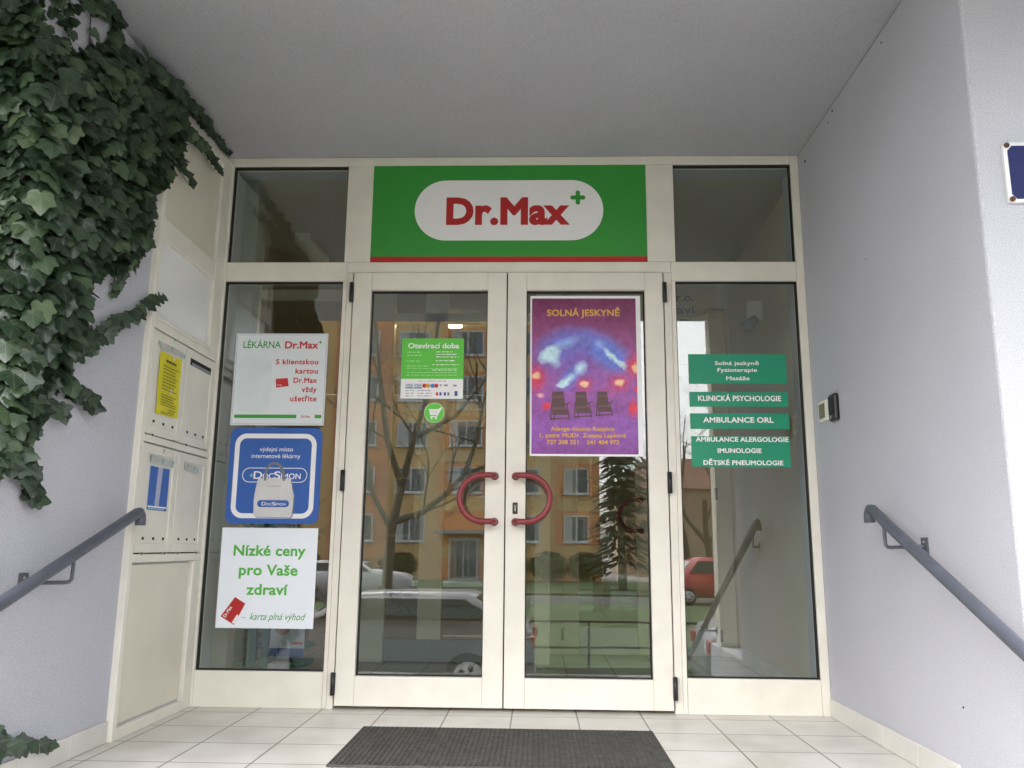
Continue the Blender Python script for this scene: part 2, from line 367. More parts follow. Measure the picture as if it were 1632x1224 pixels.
# shop sign in the transom
m = MB(SWHITE)
m.box(-.8135, .8175, -.028, .02, 2.497, 3.1075, GREEN)
m.box(-.8135, .8175, -.0292, -.028, 2.4972, 2.531, RED)
m.plate(rrect(-.559, .564, 2.632, 3.012, .1895, 12), -.0288, -.0279, SWHITE)
m.text('Dr.Max', -.370, .366, 2.739, .164, -.029, RED, 0.046, 0, 1.04)
for a in ((-.013, .013, -.045, .045), (-.045, .045, -.013, .013)):
    m.plate(rrect(.4135 + a[0], .4135 + a[1], 2.900 + a[2], 2.900 + a[3], .0125, 5), -.0296 - (.0003 if a[0] < -.02 else 0), -.0287, GREEN)
m.build('pharmacy_sign', label='green pharmacy sign with white pill shape and red lettering above the double door', cat='sign')

# ------------------------------------------------------------------ posters and stickers behind the glass
PY = -0.0050
def sheet(x0, x1, z0, z1, mt): m = MB(mt); m.box(x0, x1, PY, PY + .0015, z0, z1, mt); return m
Y1, Y2, Y3 = PY - .0004, PY - .0008, PY - .0012
# 1 white pharmacy poster
m = sheet(-1.585, -1.044, 1.526, 2.068, PAPER)
q = lambda px, py: (-1.585 + (px - (160 - (py - 105) * .07)) / 928, 2.068 - (py - 108) / 928)
def line(m, body, pa, pb, py, cap, mt, bold=.02, f=q, y=Y1, **k): a = f(pa, py); b = f(pb, py); m.text(body, a[0], b[0], a[1], cap, y, mt, bold, **k)
line(m, 'LÉKÁRNA', 195, 400, 188, .040, INKG, .012); line(m, 'Dr.Max', 422, 605, 190, .042, INKR, .03)
c = q(617, 156)
for a in ((.0025, .010), (.010, .0025)): m.plate(rrect(c[0] - a[0], c[0] + a[0], c[1] - a[1], c[1] + a[1], .002, 3), Y1 - .0002 * (a[0] > .005), PY, INKG)
for b, pa, pb, py in (('S klientskou', 372, 603, 278), ('kartou', 478, 600, 329), ('Dr.Max', 467, 595, 380), ('vždy', 510, 592, 430), ('ušetříte', 448, 590, 480)):
    line(m, b, pa, pb, py, .030, INKR, .026, space=1.08)
m.box(-1.565, -1.060, Y1, PY, 1.568, 1.588, INKG); m.plate(rrect(-1.205, -1.098, 1.561, 1.596, .01), Y2, PY, PAPER)
m.text('Dr.Max', -1.177, -1.123, 1.571, .013, Y3, INKR, .02)
pc = mat('pale blue print', (0.69, 0.745, 0.775), 0.6, 0.06, 8)
m.plate(rrect(-1.562, -1.365, 1.60, 1.93, .06), Y1, PY, pc)
m.plate([(-1.338, 1.797), (-1.268, 1.803), (-1.260, 1.755), (-1.332, 1.746)], Y2, PY, INKR); m.text('Dr.Max', -1.326, -1.300, 1.758, .007, Y3, SWHITE, .01)
for a in ((-1.578, -1.0505, 2.0595, 2.061), (-1.578, -1.0505, 1.5335, 1.535), (-1.578, -1.5765, 1.5351, 2.0594), (-1.052, -1.0505, 1.5351, 2.0594)): m.box(a[0], a[1], Y1, PY, a[2], a[3], GREYINK)
m.build('poster', label='white poster with green and red lettering, topmost of three beside the mailboxes', cat='poster')
# 2 blue rounded panel with the bag
m = MB(BLUE); m.plate(rrect(-1.575, -1.047, .970, 1.512, .045), PY, PY + .002, BLUE)
q2 = lambda px, py: (-1.575 + (px - (118 - (py - 615) * .063)) / 962, 1.512 - (py - 615) / 962)
m.ring(rrect(-1.546, -1.078, 1.000, 1.478, .065), rrect(-1.519, -1.105, 1.027, 1.451, .040), Y1, PY, SWHITE)
line(m, 'výdejní místo', 275, 460, 745, .024, SWHITE, .004, q2); line(m, 'internetové lékárny', 230, 500, 782, .024, SWHITE, .004, q2)
a = q2(180, 875); b = q2(537, 875); zc = a[1]
m.ring(rrect(a[0], b[0], zc - .0415, zc + .0415, .0405, 8), rrect(a[0] + .004, b[0] - .004, zc - .0375, zc + .0375, .0365, 8), Y1, PY, SWHITE)
def smallcaps(m, x0, x1, z, cap, y, mt):
    k = (x1 - x0) / 2.62
    x = x0
    for b, wd, h in (('D', .48, 1.0), ('OC', .62, .74), ('S', .38, 1.0), ('IMON', 1.10, .74)):
        m.text(b, x, x + wd * k, z, cap * h, y, mt, .012); x += (wd + .02) * k
smallcaps(m, q2(242, 897)[0], q2(498, 897)[0], zc - .021, .042, Y1, SWHITE)
c = q2(231, 877)
for a_ in ((.0035, .012), (.012, .0035)): m.plate(rrect(c[0] - a_[0], c[0] + a_[0], c[1] - a_[1], c[1] + a_[1], .003, 3), Y1 - .0002 * (a_[0] > .005), PY, mat('mint print', (.2, .5, .42), .5))
bag = [q2(*p) for p in ((268, 893), (446, 893), (455, 950), (463, 985), (458, 1040), (450, 1095), (440, 1103), (252, 1100), (243, 1090), (244, 1010), (252, 960))]
m.plate([(x + .006, z - .004) for x, z in bag], Y2 + .0002, PY, BAGD); m.plate(bag, Y2, PY, BAG)
hp = []
for k in range(13):
    t = math.pi * k / 12; p = q2(358 - 52 * math.cos(t), 905 - 95 * math.sin(t) ** .8); hp.append((p[0], Y2 - .0006, p[1]))
hv = MB(); hv.tube(hp, .0075, BAGD, 6); hv.v = [(v[0], Y2 - .0004 + (v[1] - Y2) * .06, v[2]) for v in hv.v]; m.add(hv.v, hv.f, BAGD)
a = q2(263, 1029); b = q2(437, 1029)
m.plate(rrect(a[0], b[0], a[1] - .0195, a[1] + .0195, .019, 6), Y3, PY, BLUE); smallcaps(m, a[0] + .026, b[0] - .02, a[1] - .010, .019, Y3 - .0004, SWHITE)
a = q2(315, 935); m.box(a[0], a[0] + .083, Y3, PY, a[1] - .001, a[1] + .001, GREYINK)
m.build('poster', label='blue rounded-corner panel with a white frame and a white shopping bag', cat='poster')
# 3 white panel with green slogan
m = sheet(-1.583, -1.043, .406, .947, PAPER2)
q3 = lambda px, py: (-1.583 + (px - (203 - (py - 72) * .0635)) / 1050, .947 - (py - 74) / 1105)
line(m, 'Nízké ceny', 268, 693, 241, .057, INKG2, .028, q3, space=1.03); line(m, 'pro Vaše', 300, 645, 358, .057, INKG2, .028, q3, space=1.03); line(m, 'zdraví', 343, 588, 474, .057, INKG2, .028, q3, space=1.03)
line(m, 'karta plná výhod', 364, 690, 622, .036, INKG, .004, q3, shear=.38); line(m, '...', 318, 340, 612, .03, INKG, .004, q3)
cd4 = [q3(*p) for p in ((280, 490), (340, 528), (274, 654), (196, 604))]; m.plate(cd4, Y1, PY, RED)
m.plate([q3(*p) for p in ((292, 592), (302, 600), (276, 648), (262, 640))], Y2, PY, SWHITE)
v = MB(); v.text('Dr.Max', 0, .066, 0, .018, 0, SWHITE, .02); a = q3(225, 612)
v.xf(Matrix.Translation((a[0], Y2, a[1])) @ Matrix.Rotation(R(-59), 4, 'Y')); m.add(v.v, v.f, SWHITE)
m.build('poster', label='white panel with large green slogan and a tilted red card, below the blue panel', cat='poster')
# 4 opening hours
PY = -0.0050; Y1, Y2, Y3 = PY - .0004, PY - .0008, PY - .0012
m = sheet(-.610, -.250, 1.684, 2.040, LIME)
m.box(-.6095, -.2505, Y1, PY, 1.6845, 1.800, SWHITE)
m.text('Otevírací doba', -.575, -.277, 1.982, .030, Y1, SWHITE, .024)
random.seed(8)
def scrawl(m, x0, x1, z, h, mt, y=Y1, gap=.3):
    x = x0
    while x < x1:
        wd = random.uniform(.008, .03); e = min(x + wd, x1)
        m.box(x, e, y, PY, z - h * random.uniform(.25, .5), z + h * random.uniform(.3, .5), mt); x = e + .004 + random.random() * .006
for z in (1.958, 1.94, 1.905, 1.876): scrawl(m, -.578, -.48 + random.uniform(-.03, .03), z, .005, LIMEL)
for z in (1.960, 1.945, 1.93, 1.908): scrawl(m, -.41, -.30 + random.uniform(-.02, .02), z, .006, SWHITE)
for z in (1.884, 1.853): scrawl(m, -.43, -.28, z, .005, SWHITE)
for z in (1.862, 1.838, 1.822): scrawl(m, -.578, -.29, z, .0035, LIMEL)
scrawl(m, -.51, -.35, 1.787, .0035, GREYINK, Y2)
for k in (0, 1):
    m.box(-.583 + k * .05, -.5365 + k * .05, Y2, PY, 1.744, 1.776, PAPER); m.box(-.583 + k * .05, -.5365 + k * .05, Y3, PY, 1.744, 1.750, NAVY)
    m.text('VISA', -.581 + k * .05, -.539 + k * .05, 1.755, .014, Y3, NAVY, .01)
for cx, c1 in ((-.473, INKR), (-.452, GOLD), (-.426, mat('blue ink', (.05, .25, .6), .5)), (-.404, INKR)):
    m.plate(disc(cx, 1.760, .0125), (Y2, Y3)[c1 in (GOLD,)] - (.0002 if cx > -.41 else 0), PY, c1)
for x, wd in ((-.385, .012), (-.36, .024), (-.308, .026)): scrawl(m, x, x + wd, 1.762, .012, GREYINK, Y2)
for z in (1.731, 1.716, 1.700): scrawl(m, -.58, -.53, z, .005, GREYINK, Y2); scrawl(m, -.51, -.43, z, .005, GREYINK, Y2)
for x, c1 in ((-.405, INKR), (-.385, NAVY), (-.36, NAVY), (-.34, GREYINK)): m.box(x, x + .013, Y2, PY, 1.703, 1.722, c1)
m.box(-.298, -.281, Y2, PY, 1.701, 1.729, NAVY)
m.build('opening_hours_notice', label='lime green opening hours sheet with a white strip of payment logos', cat='notice')
# 5 cart sticker
m = MB(LIME); m.plate(disc(-.412, 1.603, .058), PY, PY + .001, LIME); m.ring(disc(-.412, 1.603, .058), disc(-.412, 1.603, .0545), Y1, PY, LIMEL)
m.plate([(-.443, 1.624), (-.388, 1.624), (-.396, 1.590), (-.436, 1.590)], Y1, PY, SWHITE)
for z in (1.601, 1.612): m.box(-.440, -.390, Y2, PY, z - .0008, z + .0008, LIME)
m.box(-.433, -.394, Y1, PY, 1.578, 1.583, SWHITE); m.plate([(-.388, 1.626), (-.366, 1.638), (-.366, 1.634), (-.394, 1.584), (-.399, 1.584)], Y2, PY, SWHITE)
for x in (-.427, -.401): m.plate(disc(x, 1.571, .0055, 12), Y1, PY, SWHITE)
m.build('cart_sticker', label='round green sticker with a white shopping cart', cat='sticker')

# 6 salt cave poster: a printed photograph
def photo_mat(name, x0, x1, z0, z1, blobs):
    mm = mat(name, (.3, .08, .3), .35, spec=.4); t = mm.node_tree; b = t.nodes['Principled BSDF']
    tc = t.nodes.new('ShaderNodeTexCoord')
    sp = t.nodes.new('ShaderNodeSeparateXYZ'); t.links.new(tc.outputs['Object'], sp.inputs[0])
    mr = t.nodes.new('ShaderNodeMapRange'); mr.inputs['From Min'].default_value = 0; mr.inputs['From Max'].default_value = z1 - z0
    nz = t.nodes.new('ShaderNodeTexNoise'); nz.inputs['Scale'].default_value = 7; nz.inputs['Detail'].default_value = 5; t.links.new(tc.outputs['Object'], nz.inputs['Vector'])
    ad = t.nodes.new('ShaderNodeMath'); ad.operation = 'MULTIPLY_ADD'; ad.inputs[1].default_value = .22; t.links.new(nz.outputs[0], ad.inputs[0]); t.links.new(sp.outputs['Z'], ad.inputs[2])
    sb = t.nodes.new('ShaderNodeMath'); sb.operation = 'SUBTRACT'; sb.inputs[1].default_value = .11; t.links.new(ad.outputs[0], sb.inputs[0]); t.links.new(sb.outputs[0], mr.inputs['Value'])
    cr = t.nodes.new('ShaderNodeValToRGB'); e = cr.color_ramp.elements
    e[0].position = 0; e[0].color = (.24, .06, .28, 1); e[1].position = 1; e[1].color = (.17, .025, .09, 1)
    for p, c in ((.17, (.31, .11, .46)), (.26, (.30, .09, .36)), (.45, (.38, .12, .42)), (.66, (.34, .09, .27)), (.82, (.26, .055, .17))):
        x = e.new(p); x.color = (*c, 1)
    t.links.new(mr.outputs[0], cr.inputs[0]); cur = cr.outputs[0]
    wn = t.nodes.new('ShaderNodeTexNoise'); wn.inputs['Scale'].default_value = 22; wn.inputs['Detail'].default_value = 6; t.links.new(tc.outputs['Object'], wn.inputs['Vector'])
    wv = t.nodes.new('ShaderNodeVectorMath'); wv.operation = 'MULTIPLY_ADD'; wv.inputs[1].default_value = (.04, .04, .04); t.links.new(wn.outputs['Color'], wv.inputs[0]); t.links.new(tc.outputs['Object'], wv.inputs[2])
    ws = t.nodes.new('ShaderNodeVectorMath'); ws.operation = 'SUBTRACT'; ws.inputs[1].default_value = (.02, .02, .02); t.links.new(wv.outputs[0], ws.inputs[0])
    for cx, cz, rx, rz, ang, col, k, pw in blobs:
        mp = t.nodes.new('ShaderNodeMapping'); mp.vector_type = 'TEXTURE'
        mp.inputs['Location'].default_value = (cx, 0, cz); mp.inputs['Rotation'].default_value = (0, R(ang), 0); mp.inputs['Scale'].default_value = (rx, 1, rz)
        t.links.new(ws.outputs[0], mp.inputs[0])
        g = t.nodes.new('ShaderNodeTexGradient'); g.gradient_type = 'SPHERICAL'; t.links.new(mp.outputs[0], g.inputs[0])
        p = t.nodes.new('ShaderNodeMath'); p.operation = 'POWER'; p.inputs[1].default_value = pw; t.links.new(g.outputs['Fac'], p.inputs[0])
        s = t.nodes.new('ShaderNodeMath'); s.operation = 'MULTIPLY'; s.inputs[1].default_value = k; s.use_clamp = True; t.links.new(p.outputs[0], s.inputs[0])
        mx = t.nodes.new('ShaderNodeMix'); mx.data_type = 'RGBA'; t.links.new(s.outputs[0], mx.inputs[0]); t.links.new(cur, mx.inputs[6]); mx.inputs[7].default_value = (*col, 1)
        cur = mx.outputs[2]
    rk = t.nodes.new('ShaderNodeTexNoise'); rk.inputs['Scale'].default_value = 26; rk.inputs['Detail'].default_value = 6; rk.inputs['Distortion'].default_value = .8; t.links.new(tc.outputs['Object'], rk.inputs['Vector'])
    rr_ = t.nodes.new('ShaderNodeMapRange'); rr_.inputs['From Min'].default_value = .3; rr_.inputs['From Max'].default_value = .7; rr_.inputs['To Min'].default_value = .80; rr_.inputs['To Max'].default_value = 1.18; t.links.new(rk.outputs[0], rr_.inputs['Value'])
    mu = t.nodes.new('ShaderNodeMix'); mu.data_type = 'RGBA'; mu.blend_type = 'MULTIPLY'; mu.inputs[0].default_value = 1; t.links.new(cur, mu.inputs[6]); t.links.new(rr_.outputs[0], mu.inputs[7])
    t.links.new(mu.outputs[2], b.inputs['Base Color']); return mm
PY = -0.0050; Y1, Y2, Y3 = PY - .0004, PY - .0008, PY - .0012
x0, x1, z0, z1 = .134, .772, 1.359, 2.298
qs = lambda px, py: (x0 + (px - 148) / 923, z1 - (py - 137) / 905)
xc = (x0 + x1) / 2
def bl(px, py, rx, rz, ang, col, k, pw=1.0): a = qs(px, py); return (a[0] - xc, a[1] - z0, rx / 915, rz / 915, -ang, col, k, pw)
LB, WB, RD, OR = (.16, .22, .72), (.62, .85, .95), (.75, .05, .10), (1.0, .62, .38)
blobs = [bl(330, 420, 200, 130, 20, LB, 1.5), bl(400, 500, 190, 200, 0, (.24, .12, .50), .9), bl(560, 450, 220, 100, -38, LB, 1.7), bl(370, 570, 130, 60, 45, LB, 1.2), bl(430, 380, 70, 40, 0, (.2, .2, .6), .9),
         bl(255, 450, 80, 46, 35, WB, 2.0), bl(275, 480, 36, 55, 20, WB, 1.2), bl(345, 395, 80, 36, 25, (.30, .45, .85), 1.2), bl(590, 475, 110, 18, -45, WB, 1.5), bl(632, 508, 34, 24, -40, WB, 2.2), bl(520, 400, 46, 30, -40, (.3, .4, .85), 1.2),
         bl(415, 528, 55, 38, 60, WB, 1.1), bl(350, 590, 52, 24, 45, WB, 1.2), bl(322, 613, 40, 24, 10, WB, 2.3),
         bl(183, 580, 62, 90, 0, RD, 1.3), bl(183, 568, 26, 26, 0, OR, 2), bl(435, 612, 60, 55, 0, RD, 1.0), bl(436, 611, 30, 22, 0, OR, 2.2), bl(620, 603, 70, 66, 0, RD, 1.0), bl(618, 602, 30, 22, 0, OR, 2.0),
         bl(700, 520, 66, 90, 0, RD, 1.3), bl(708, 530, 26, 34, 0, OR, 2), bl(690, 740, 30, 60, 0, RD, 1.5), bl(235, 727, 30, 24, 0, RD, 1.7), bl(205, 672, 30, 14, -20, (.9, .4, .5), 1.3), bl(715, 638, 26, 26, 0, RD, 1.4), bl(560, 650, 60, 40, 0, (.5, .1, .3), .8)]
m = sheet(x0, x1, z0, z1, SWHITE)
PH = photo_mat('salt cave print', x0, x1, z0, z1, blobs)
m.box(x0 + .010, x1 - .026, Y1, PY, z0 + .012, z1 - .016, PH)
CH = mat('dark print', (.11, .05, .055), .4); CH2 = mat('darker print', (.16, .075, .08), .4)
for ox, k in ((262, 1.0), (386, .92), (500, .86)):
    W_ = lambda px, py: qs(ox + px * k, 652 + py * k)
    m.plate([W_(*p) for p in ((4, 0), (62, 0), (72, 75), (86, 108), (84, 122), (6, 122), (0, 80))], Y2, PY, CH)
    m.plate([W_(*p) for p in ((8, 22), (62, 20), (67, 32), (7, 34))], Y3, PY, CH2); m.plate([W_(*p) for p in ((2, 84), (74, 80), (80, 92), (0, 96))], Y3, PY, CH2)
    for l in (((-2, 60), (-8, 150), (-2, 150), (4, 62)), ((84, 60), (96, 148), (90, 148), (78, 64)), ((70, 66), (98, 52), (99, 57), (72, 74)), ((-8, 140), (92, 136), (92, 142), (-8, 147)), ((14, 120), (10, 150), (16, 150), (20, 120))):
        m.plate([W_(*p) for p in l], Y3 - .0002, PY, CH)
for b, pa, pb, py, cap, bd in (('SOLNÁ JESKYNĚ', 238, 628, 247, .038, .03), ('Alergo-Imuno-Respiro', 258, 590, 856, .0235, .034), ('1. patro MUDr. Zuzana Lapková', 200, 650, 890, .0235, .034), ('737 208 251', 237, 402, 925, .0235, .034), ('241 404 973', 445, 612, 925, .0235, .034)):
    line(m, b, pa, pb, py, cap, GOLD, bd, qs, Y3 - .0004, space=1.05)
m.build('poster', origin=(xc, PY, z0), label='tall purple salt cave poster with gold lettering on the door', cat='poster')
# 7 teal labels
PY = -0.0050; Y1, Y2, Y3 = PY - .0004, PY - .0008, PY - .0012
qg = lambda px, py: (1.041 + (px - (190 + (py - 445) * .0167)) / 931, 1.949 - (py - 445) / 932)
for za, zb, ls, lab in ((1.777, 1.950, (('Solná jeskyně', 330, 563, 503, .022, .022), ('Fyzioterapie', 343, 552, 540, .022, .022), ('Masáže', 388, 512, 585, .022, .022)), 'teal label with three lines in lower case, topmost of the column'),
                        (1.645, 1.730, (('KLINICKÁ PSYCHOLOGIE', 238, 673, 697, .030, .03),), 'teal one-line label about psychology, just below the three-line one'),
                        (1.518, 1.606, (('AMBULANCE ORL', 262, 630, 812, .030, .034),), 'teal label with the single short line AMBULANCE ORL'),
                        (1.304, 1.476, (('AMBULANCE ALERGOLOGIE', 222, 703, 913, .0255, .034), ('IMUNOLOGIE', 335, 562, 972, .0255, .034), ('DĚTSKÉ PNEUMOLOGIE', 260, 672, 1035, .0255, .034)), 'teal label with three lines in capitals, lowest of the column')):
    m = sheet(1.041 + (.002 if za < 1.4 else 0), 1.594 - .004 * (za < 1.4), za, zb, TEAL)
    for b, pa, pb, py, cap, bd in ls: line(m, b, pa, pb, py, cap, SWHITE, bd, qg, space=1.04)
    m.build('door_label', label=lab, cat='label', group='teal surgery labels on the right side pane')

# ------------------------------------------------------------------ mailbox bay on the left side
RZ = Matrix.Rotation(R(90), 4, 'Z')
def on_left(m, px=0.0): return m.xf(Matrix.Translation((XL + px, 0, 0)) @ RZ)     # local x -> world y, facing +x
U = empty('mailbox_bay', (XL, -.43, 0), 'cream panelled bay between the ivy and the entrance glass, with a milky pane', 'panel wall')
def lbars(name, rects, mt, ya, yb, bev=.003, parent=U):
    m = MB()
    for a in rects: m.box(a[0], a[1], ya, yb, a[2], a[3], mt, bev)
    return on_left(m).build(name, parent)
fr = (-.030, .10)
lbars('bay_frame', [(-.868, -.828, .0, 3.12), (-.160, -.036, 1.93, 3.12), (-.827, -.161, 3.055, 3.12), (-.827, -.161, 2.345, 2.452), (-.827, -.037, 1.888, 1.9295), (-.827, -.161, 1.9305, 1.952),
                    (-.827, -.037, 1.332, 1.366), (-.827, -.037, .768, .806), (-.135, -.037, .0, .767), (-.827, -.136, 0, .050)], CREAM, *fr)
lbars('upper_panel', [(-.826, -.166, 2.4525, 3.054)], CREAM2, -.012, .01)
lbars('milky_pane', [(-.826, -.166, 1.9525, 2.3445)], WHITEPANE, -.010, .01)
lbars('lower_panel', [(-.818, -.146, .060, .758)], CREAM2, -.010, .01, .004)
for g in ((-.8265, -.1605, 2.4522, 3.0545), (-.8265, -.1605, 1.9522, 2.3448), (-.8265, -.1365, .0505, .7675)): lbars('shadow_gap', [g], DARK, .0105, .02, 0)
def mailbox(ya, yb, za, zb, slot, label, nub_top):
    T = empty('mailbox', (XL, (ya + yb) / 2, za), label, 'mailbox', 'cream mailboxes in the bay')
    m = MB(); m.box(ya, yb, -.004, .09, za, zb, DARK); on_left(m).build('casing', T)
    m = MB(); a, b, c, d = ya + .006, yb - .005, za + .006, zb - .006; i = .045
    zs = zb - .095
    # door: border strips proud of a recessed leaf
    for r in ((a, a + i, c, d), (b - i, b, c, d), (a + i, b - i, c, c + i), (a + i, b - i, d - i, d)): m.box(r[0], r[1], -.026, -.005, r[2], r[3], IVORY, .0025)
    m.box(a + i, b - i, -.0215, -.005, c + i, d - i, IVORY, .001)
    dr = on_left(m).build('door', T)
    if slot:
        m = MB(); s0, s1 = ya + .055, yb - .055; m.box(s0, s1, -.0235, -.0212, zb - .088, zb - .047, DARK)
        m.box(s0 - .006, s1 + .006, -.0275, -.0212, zb - .046, zb - .041, IVORY, .001); m.box(s0 + .02, s1 - .01, -.0245, -.0237, zb - .088, zb - .072, GREYINK)
        on_left(m).build('slot', T)
    w3 = (b - a - 2 * i)
    for k in range(3):
        m = MB(); x = a + i + .03 + k * (w3 - .08) / 2; m.box(x, x + .020, -.0228, -.0213, za + .066, za + .079, DARK); on_left(m).build('peephole', T)
    for x in (ya + .07, yb - .08):
        zn = zb - .004 if nub_top else za; m = MB()
        m.tube([(x, -.028, zn - .004), (x, -.028, zn + .008)], .007, STEEL, 10); m.tube([(x, -.028, zn + .002), (x + .04, -.028, zn)], .003, STEEL, 8)
        m.tube([(x - .002, -.0335, zn + .002), (x - .002, -.036, zn + .002)], .0045, DARK, 8)
        on_left(m).build('hinge', T)
    return T
mailbox(-.824, -.4325, 1.3665, 1.8875, False, 'cream mailbox with the yellow notice taped over it', False)
mailbox(-.4315, -.040, 1.3665, 1.8875, True, 'cream mailbox with an open dark letter slot', False)
mailbox(-.824, -.4275, .8065, 1.3315, False, 'cream mailbox with the blue leaflet stuck on its door', False)
mailbox(-.4265, -.040, .8065, 1.3315, False, 'cream mailbox with scraps of tape, lower row next to the entrance glass', False)
def lsheet(name, label, cat, fn, px):
    m = MB(); fn(m); return on_left(m, px).build(name, label=label, cat=cat)
def f_yel(m):
    random.seed(5); n = 14; vs = []; 
    for j in range(n + 1):
        for i in range(7):
            x = -.735 + .245 * i / 6; z = 1.478 + .312 * j / n; vs.append((x + .004 * math.sin(j * .5), -.0035 - .003 * math.sin(i * 1.1 + .3) - .002 * math.sin(j * .8), z + .010 * i / 6))
    m.add(vs, [(j * 7 + i, j * 7 + i + 1, (j + 1) * 7 + i + 1, (j + 1) * 7 + i) for j in range(n) for i in range(6)], YELLOW, True)
    m.add([(v[0], v[1] + .0006, v[2]) for v in vs], [(j * 7 + i, (j + 1) * 7 + i, (j + 1) * 7 + i + 1, j * 7 + i + 1) for j in range(n) for i in range(6)], YELLOW, True)
    def words_(x0, x1, z, h):
        x = x0
        while x < x1 - .004:
            e = min(x1, x + random.uniform(.012, .032)); m.box(x, e, -.0098, -.0090, z - h / 2, z + h / 2, INKB); x = e + .006
    words_(-.675, -.56, 1.753, .010)
    for k in range(8): words_(-.70, -.70 + random.uniform(.13, .185), 1.725 - k * .0165, .0038)
    for k in range(5): words_(-.70, -.70 + random.uniform(.13, .18), 1.580 - k * .0125, .0034)
    words_(-.60, -.52, 1.515, .004); words_(-.61, -.53, 1.503, .004); words_(-.69, -.56, 1.492, .003)
lsheet('notice', 'yellow printed notice taped to a mailbox door', 'notice', f_yel, .0225)
def f_tape(pts, marks):
    def f(m):
        m.plate(pts, -.0012, 0, TAPE)
        for x, z in marks:
            m.box(x, x + .004, -.0019, -.001, z, z + .022, TEAL); m.box(x + .0045, x + .015, -.0019, -.001, z + .016, z + .021, TEAL)
    return f
lsheet('tape', 'strip of grey tape above the yellow notice', 'tape', f_tape([(-.745, 1.800), (-.46, 1.812), (-.46, 1.838), (-.745, 1.826)], ((-.765, 1.808), (-.62, 1.815), (-.47, 1.805), (-.60, 1.862))), .0265)
lsheet('tape', 'strip of grey tape above the blue leaflet', 'tape', f_tape([(-.735, 1.240), (-.48, 1.235), (-.48, 1.272), (-.735, 1.275)], ((-.74, 1.252), (-.61, 1.243), (-.495, 1.243), (-.61, 1.295))), .0265)
lsheet('tape', 'scrap of grey tape on the lower mailbox beside the entrance glass', 'tape', f_tape([(-.345, 1.238), (-.16, 1.232), (-.16, 1.268), (-.345, 1.275)], ((-.315, 1.245), (-.225, 1.242))), .0265)
def f_blue(m):
    m.box(-.722, -.512, -.0016, 0, 1.014, 1.224, BLUE); m.plate([(-.640, 1.224), (-.590, 1.224), (-.603, 1.036), (-.648, 1.036)], -.0022, -.0005, mat('pale leaflet print', (.42, .44, .58), .5, .15, 40))
    m.box(-.717, -.517, -.0022, -.0005, 1.027, 1.034, SWHITE)
    for k in range(6): m.box(-.712 + k * .03, -.692 + k * .03, -.0022, -.0005, 1.0185, 1.0225, LIMEL)
lsheet('leaflet', 'blue leaflet with a pale centre stripe stuck to a mailbox', 'leaflet', f_blue, .0225)

# ------------------------------------------------------------------ handrails
def handrail(name, xw, s, label, ye, ze, slope, yb, zb):
    T = empty(name, (xw, ye - .5, ze - .3), label, 'handrail', 'grey tubular handrails')
    xr = xw + s * .085; P = []
    # bent-down end then the long slope towards the street
    P += [(xr, ye + .012, ze - .062), (xr, ye + .012, ze - .038), (xr, ye + .006, ze - .018), (xr, ye - .008, ze - .005), (xr, ye - .028, ze - .008)]
    for d in (.2, .6, 1.2, 2.0, 2.9): P.append((xr, ye - d, ze - d * slope))
    m = MB(); m.tube(P, .0235, RAIL, 18); m.build('rail', T)
    for k, dy in enumerate((0, 1.6)):
        y = yb - dy; z = ze - (ye - y) * slope
        b = MB(); zz = z - .075
        b.tube([(xr, y + .075, z + .030), (xr, y + .080, z - .02), (xr, y + .078, zz + .012), (xr - s * .004, y + .070, zz + .002), (xr - s * .012, y + .055, zz), (xr - s * .045, y - .05, zz + .003), (xw + s * .004, y - .10, zz + .006)] if k == 0 else
               [(xr, y, z - .01), (xr, y, zz), (xw + s * .004, y, zz)], .0075, RAIL, 10)
        o = b.build('bracket', T)
        p = MB(); yy = y - .10 if k == 0 else y
        p.box(min(xw, xw + s * .006), max(xw, xw + s * .006), yy - .028, yy + .028, zz - .030, zz + .040, RAIL, .002); p.tube([(xw + s * .006, yy, zz + .022), (xw + s * .010, yy, zz + .022)], .006, STEEL, 8)
        p.build('wall_plate', o)
    return T
handrail('handrail', XR, -1, 'grey handrail sloping down the right-hand lilac wall', -.945, 1.036, .437, -1.16, 0)
handrail('handrail', XL, 1, 'grey handrail on the left wall below the ivy', -.915, .998, .372, -1.50, 0)

# ------------------------------------------------------------------ small boxes on the right wall
m = MB(); m.box(XR - .022, XR, -.295, -.175, 1.528, 1.638, IVORY, .005); m.box(XR - .0235, XR - .0215, -.277, -.192, 1.545, 1.622, mat('button face', (.16, .15, .09), .35), .0008)
m.build('doorbell', label='small cream doorbell button on the right wall', cat='doorbell')
m = MB(); m.box(XR - .030, XR, -.440, -.350, 1.507, 1.648, HINGE, .012); m.box(XR - .034, XR - .029, -.425, -.365, 1.54, 1.63, BLACK, .003); m.tube([(XR - .033, -.395, 1.527), (XR - .0345, -.395, 1.527)], .009, STEEL, 12)
m.build('card_reader', label='black card reader beside the cream doorbell', cat='card reader')
# enamel plate on the wall front
m = MB(); pl = rrect(1.812, 2.204, 2.045, 2.270, .012, 3)
m.plate(pl, FY - .012, FY + .001, ENWHITE)
i0 = [(1.842, 2.058), (2.174, 2.058), (2.192, 2.076), (2.192, 2.239), (2.174, 2.257), (1.842, 2.257), (1.826, 2.239), (1.826, 2.076)]
m.plate(i0, FY - .0135, FY - .011, ENAMEL)
for x, z in ((1.825, 2.259), (1.825, 2.057), (2.191, 2.259), (2.191, 2.057)): m.tube([(x, FY - .011, z), (x, FY - .0165, z)], .0095, RUST, 12)
m.build('enamel_plate', label='navy blue enamel plate with white border and rusty corner screws', cat='plate')

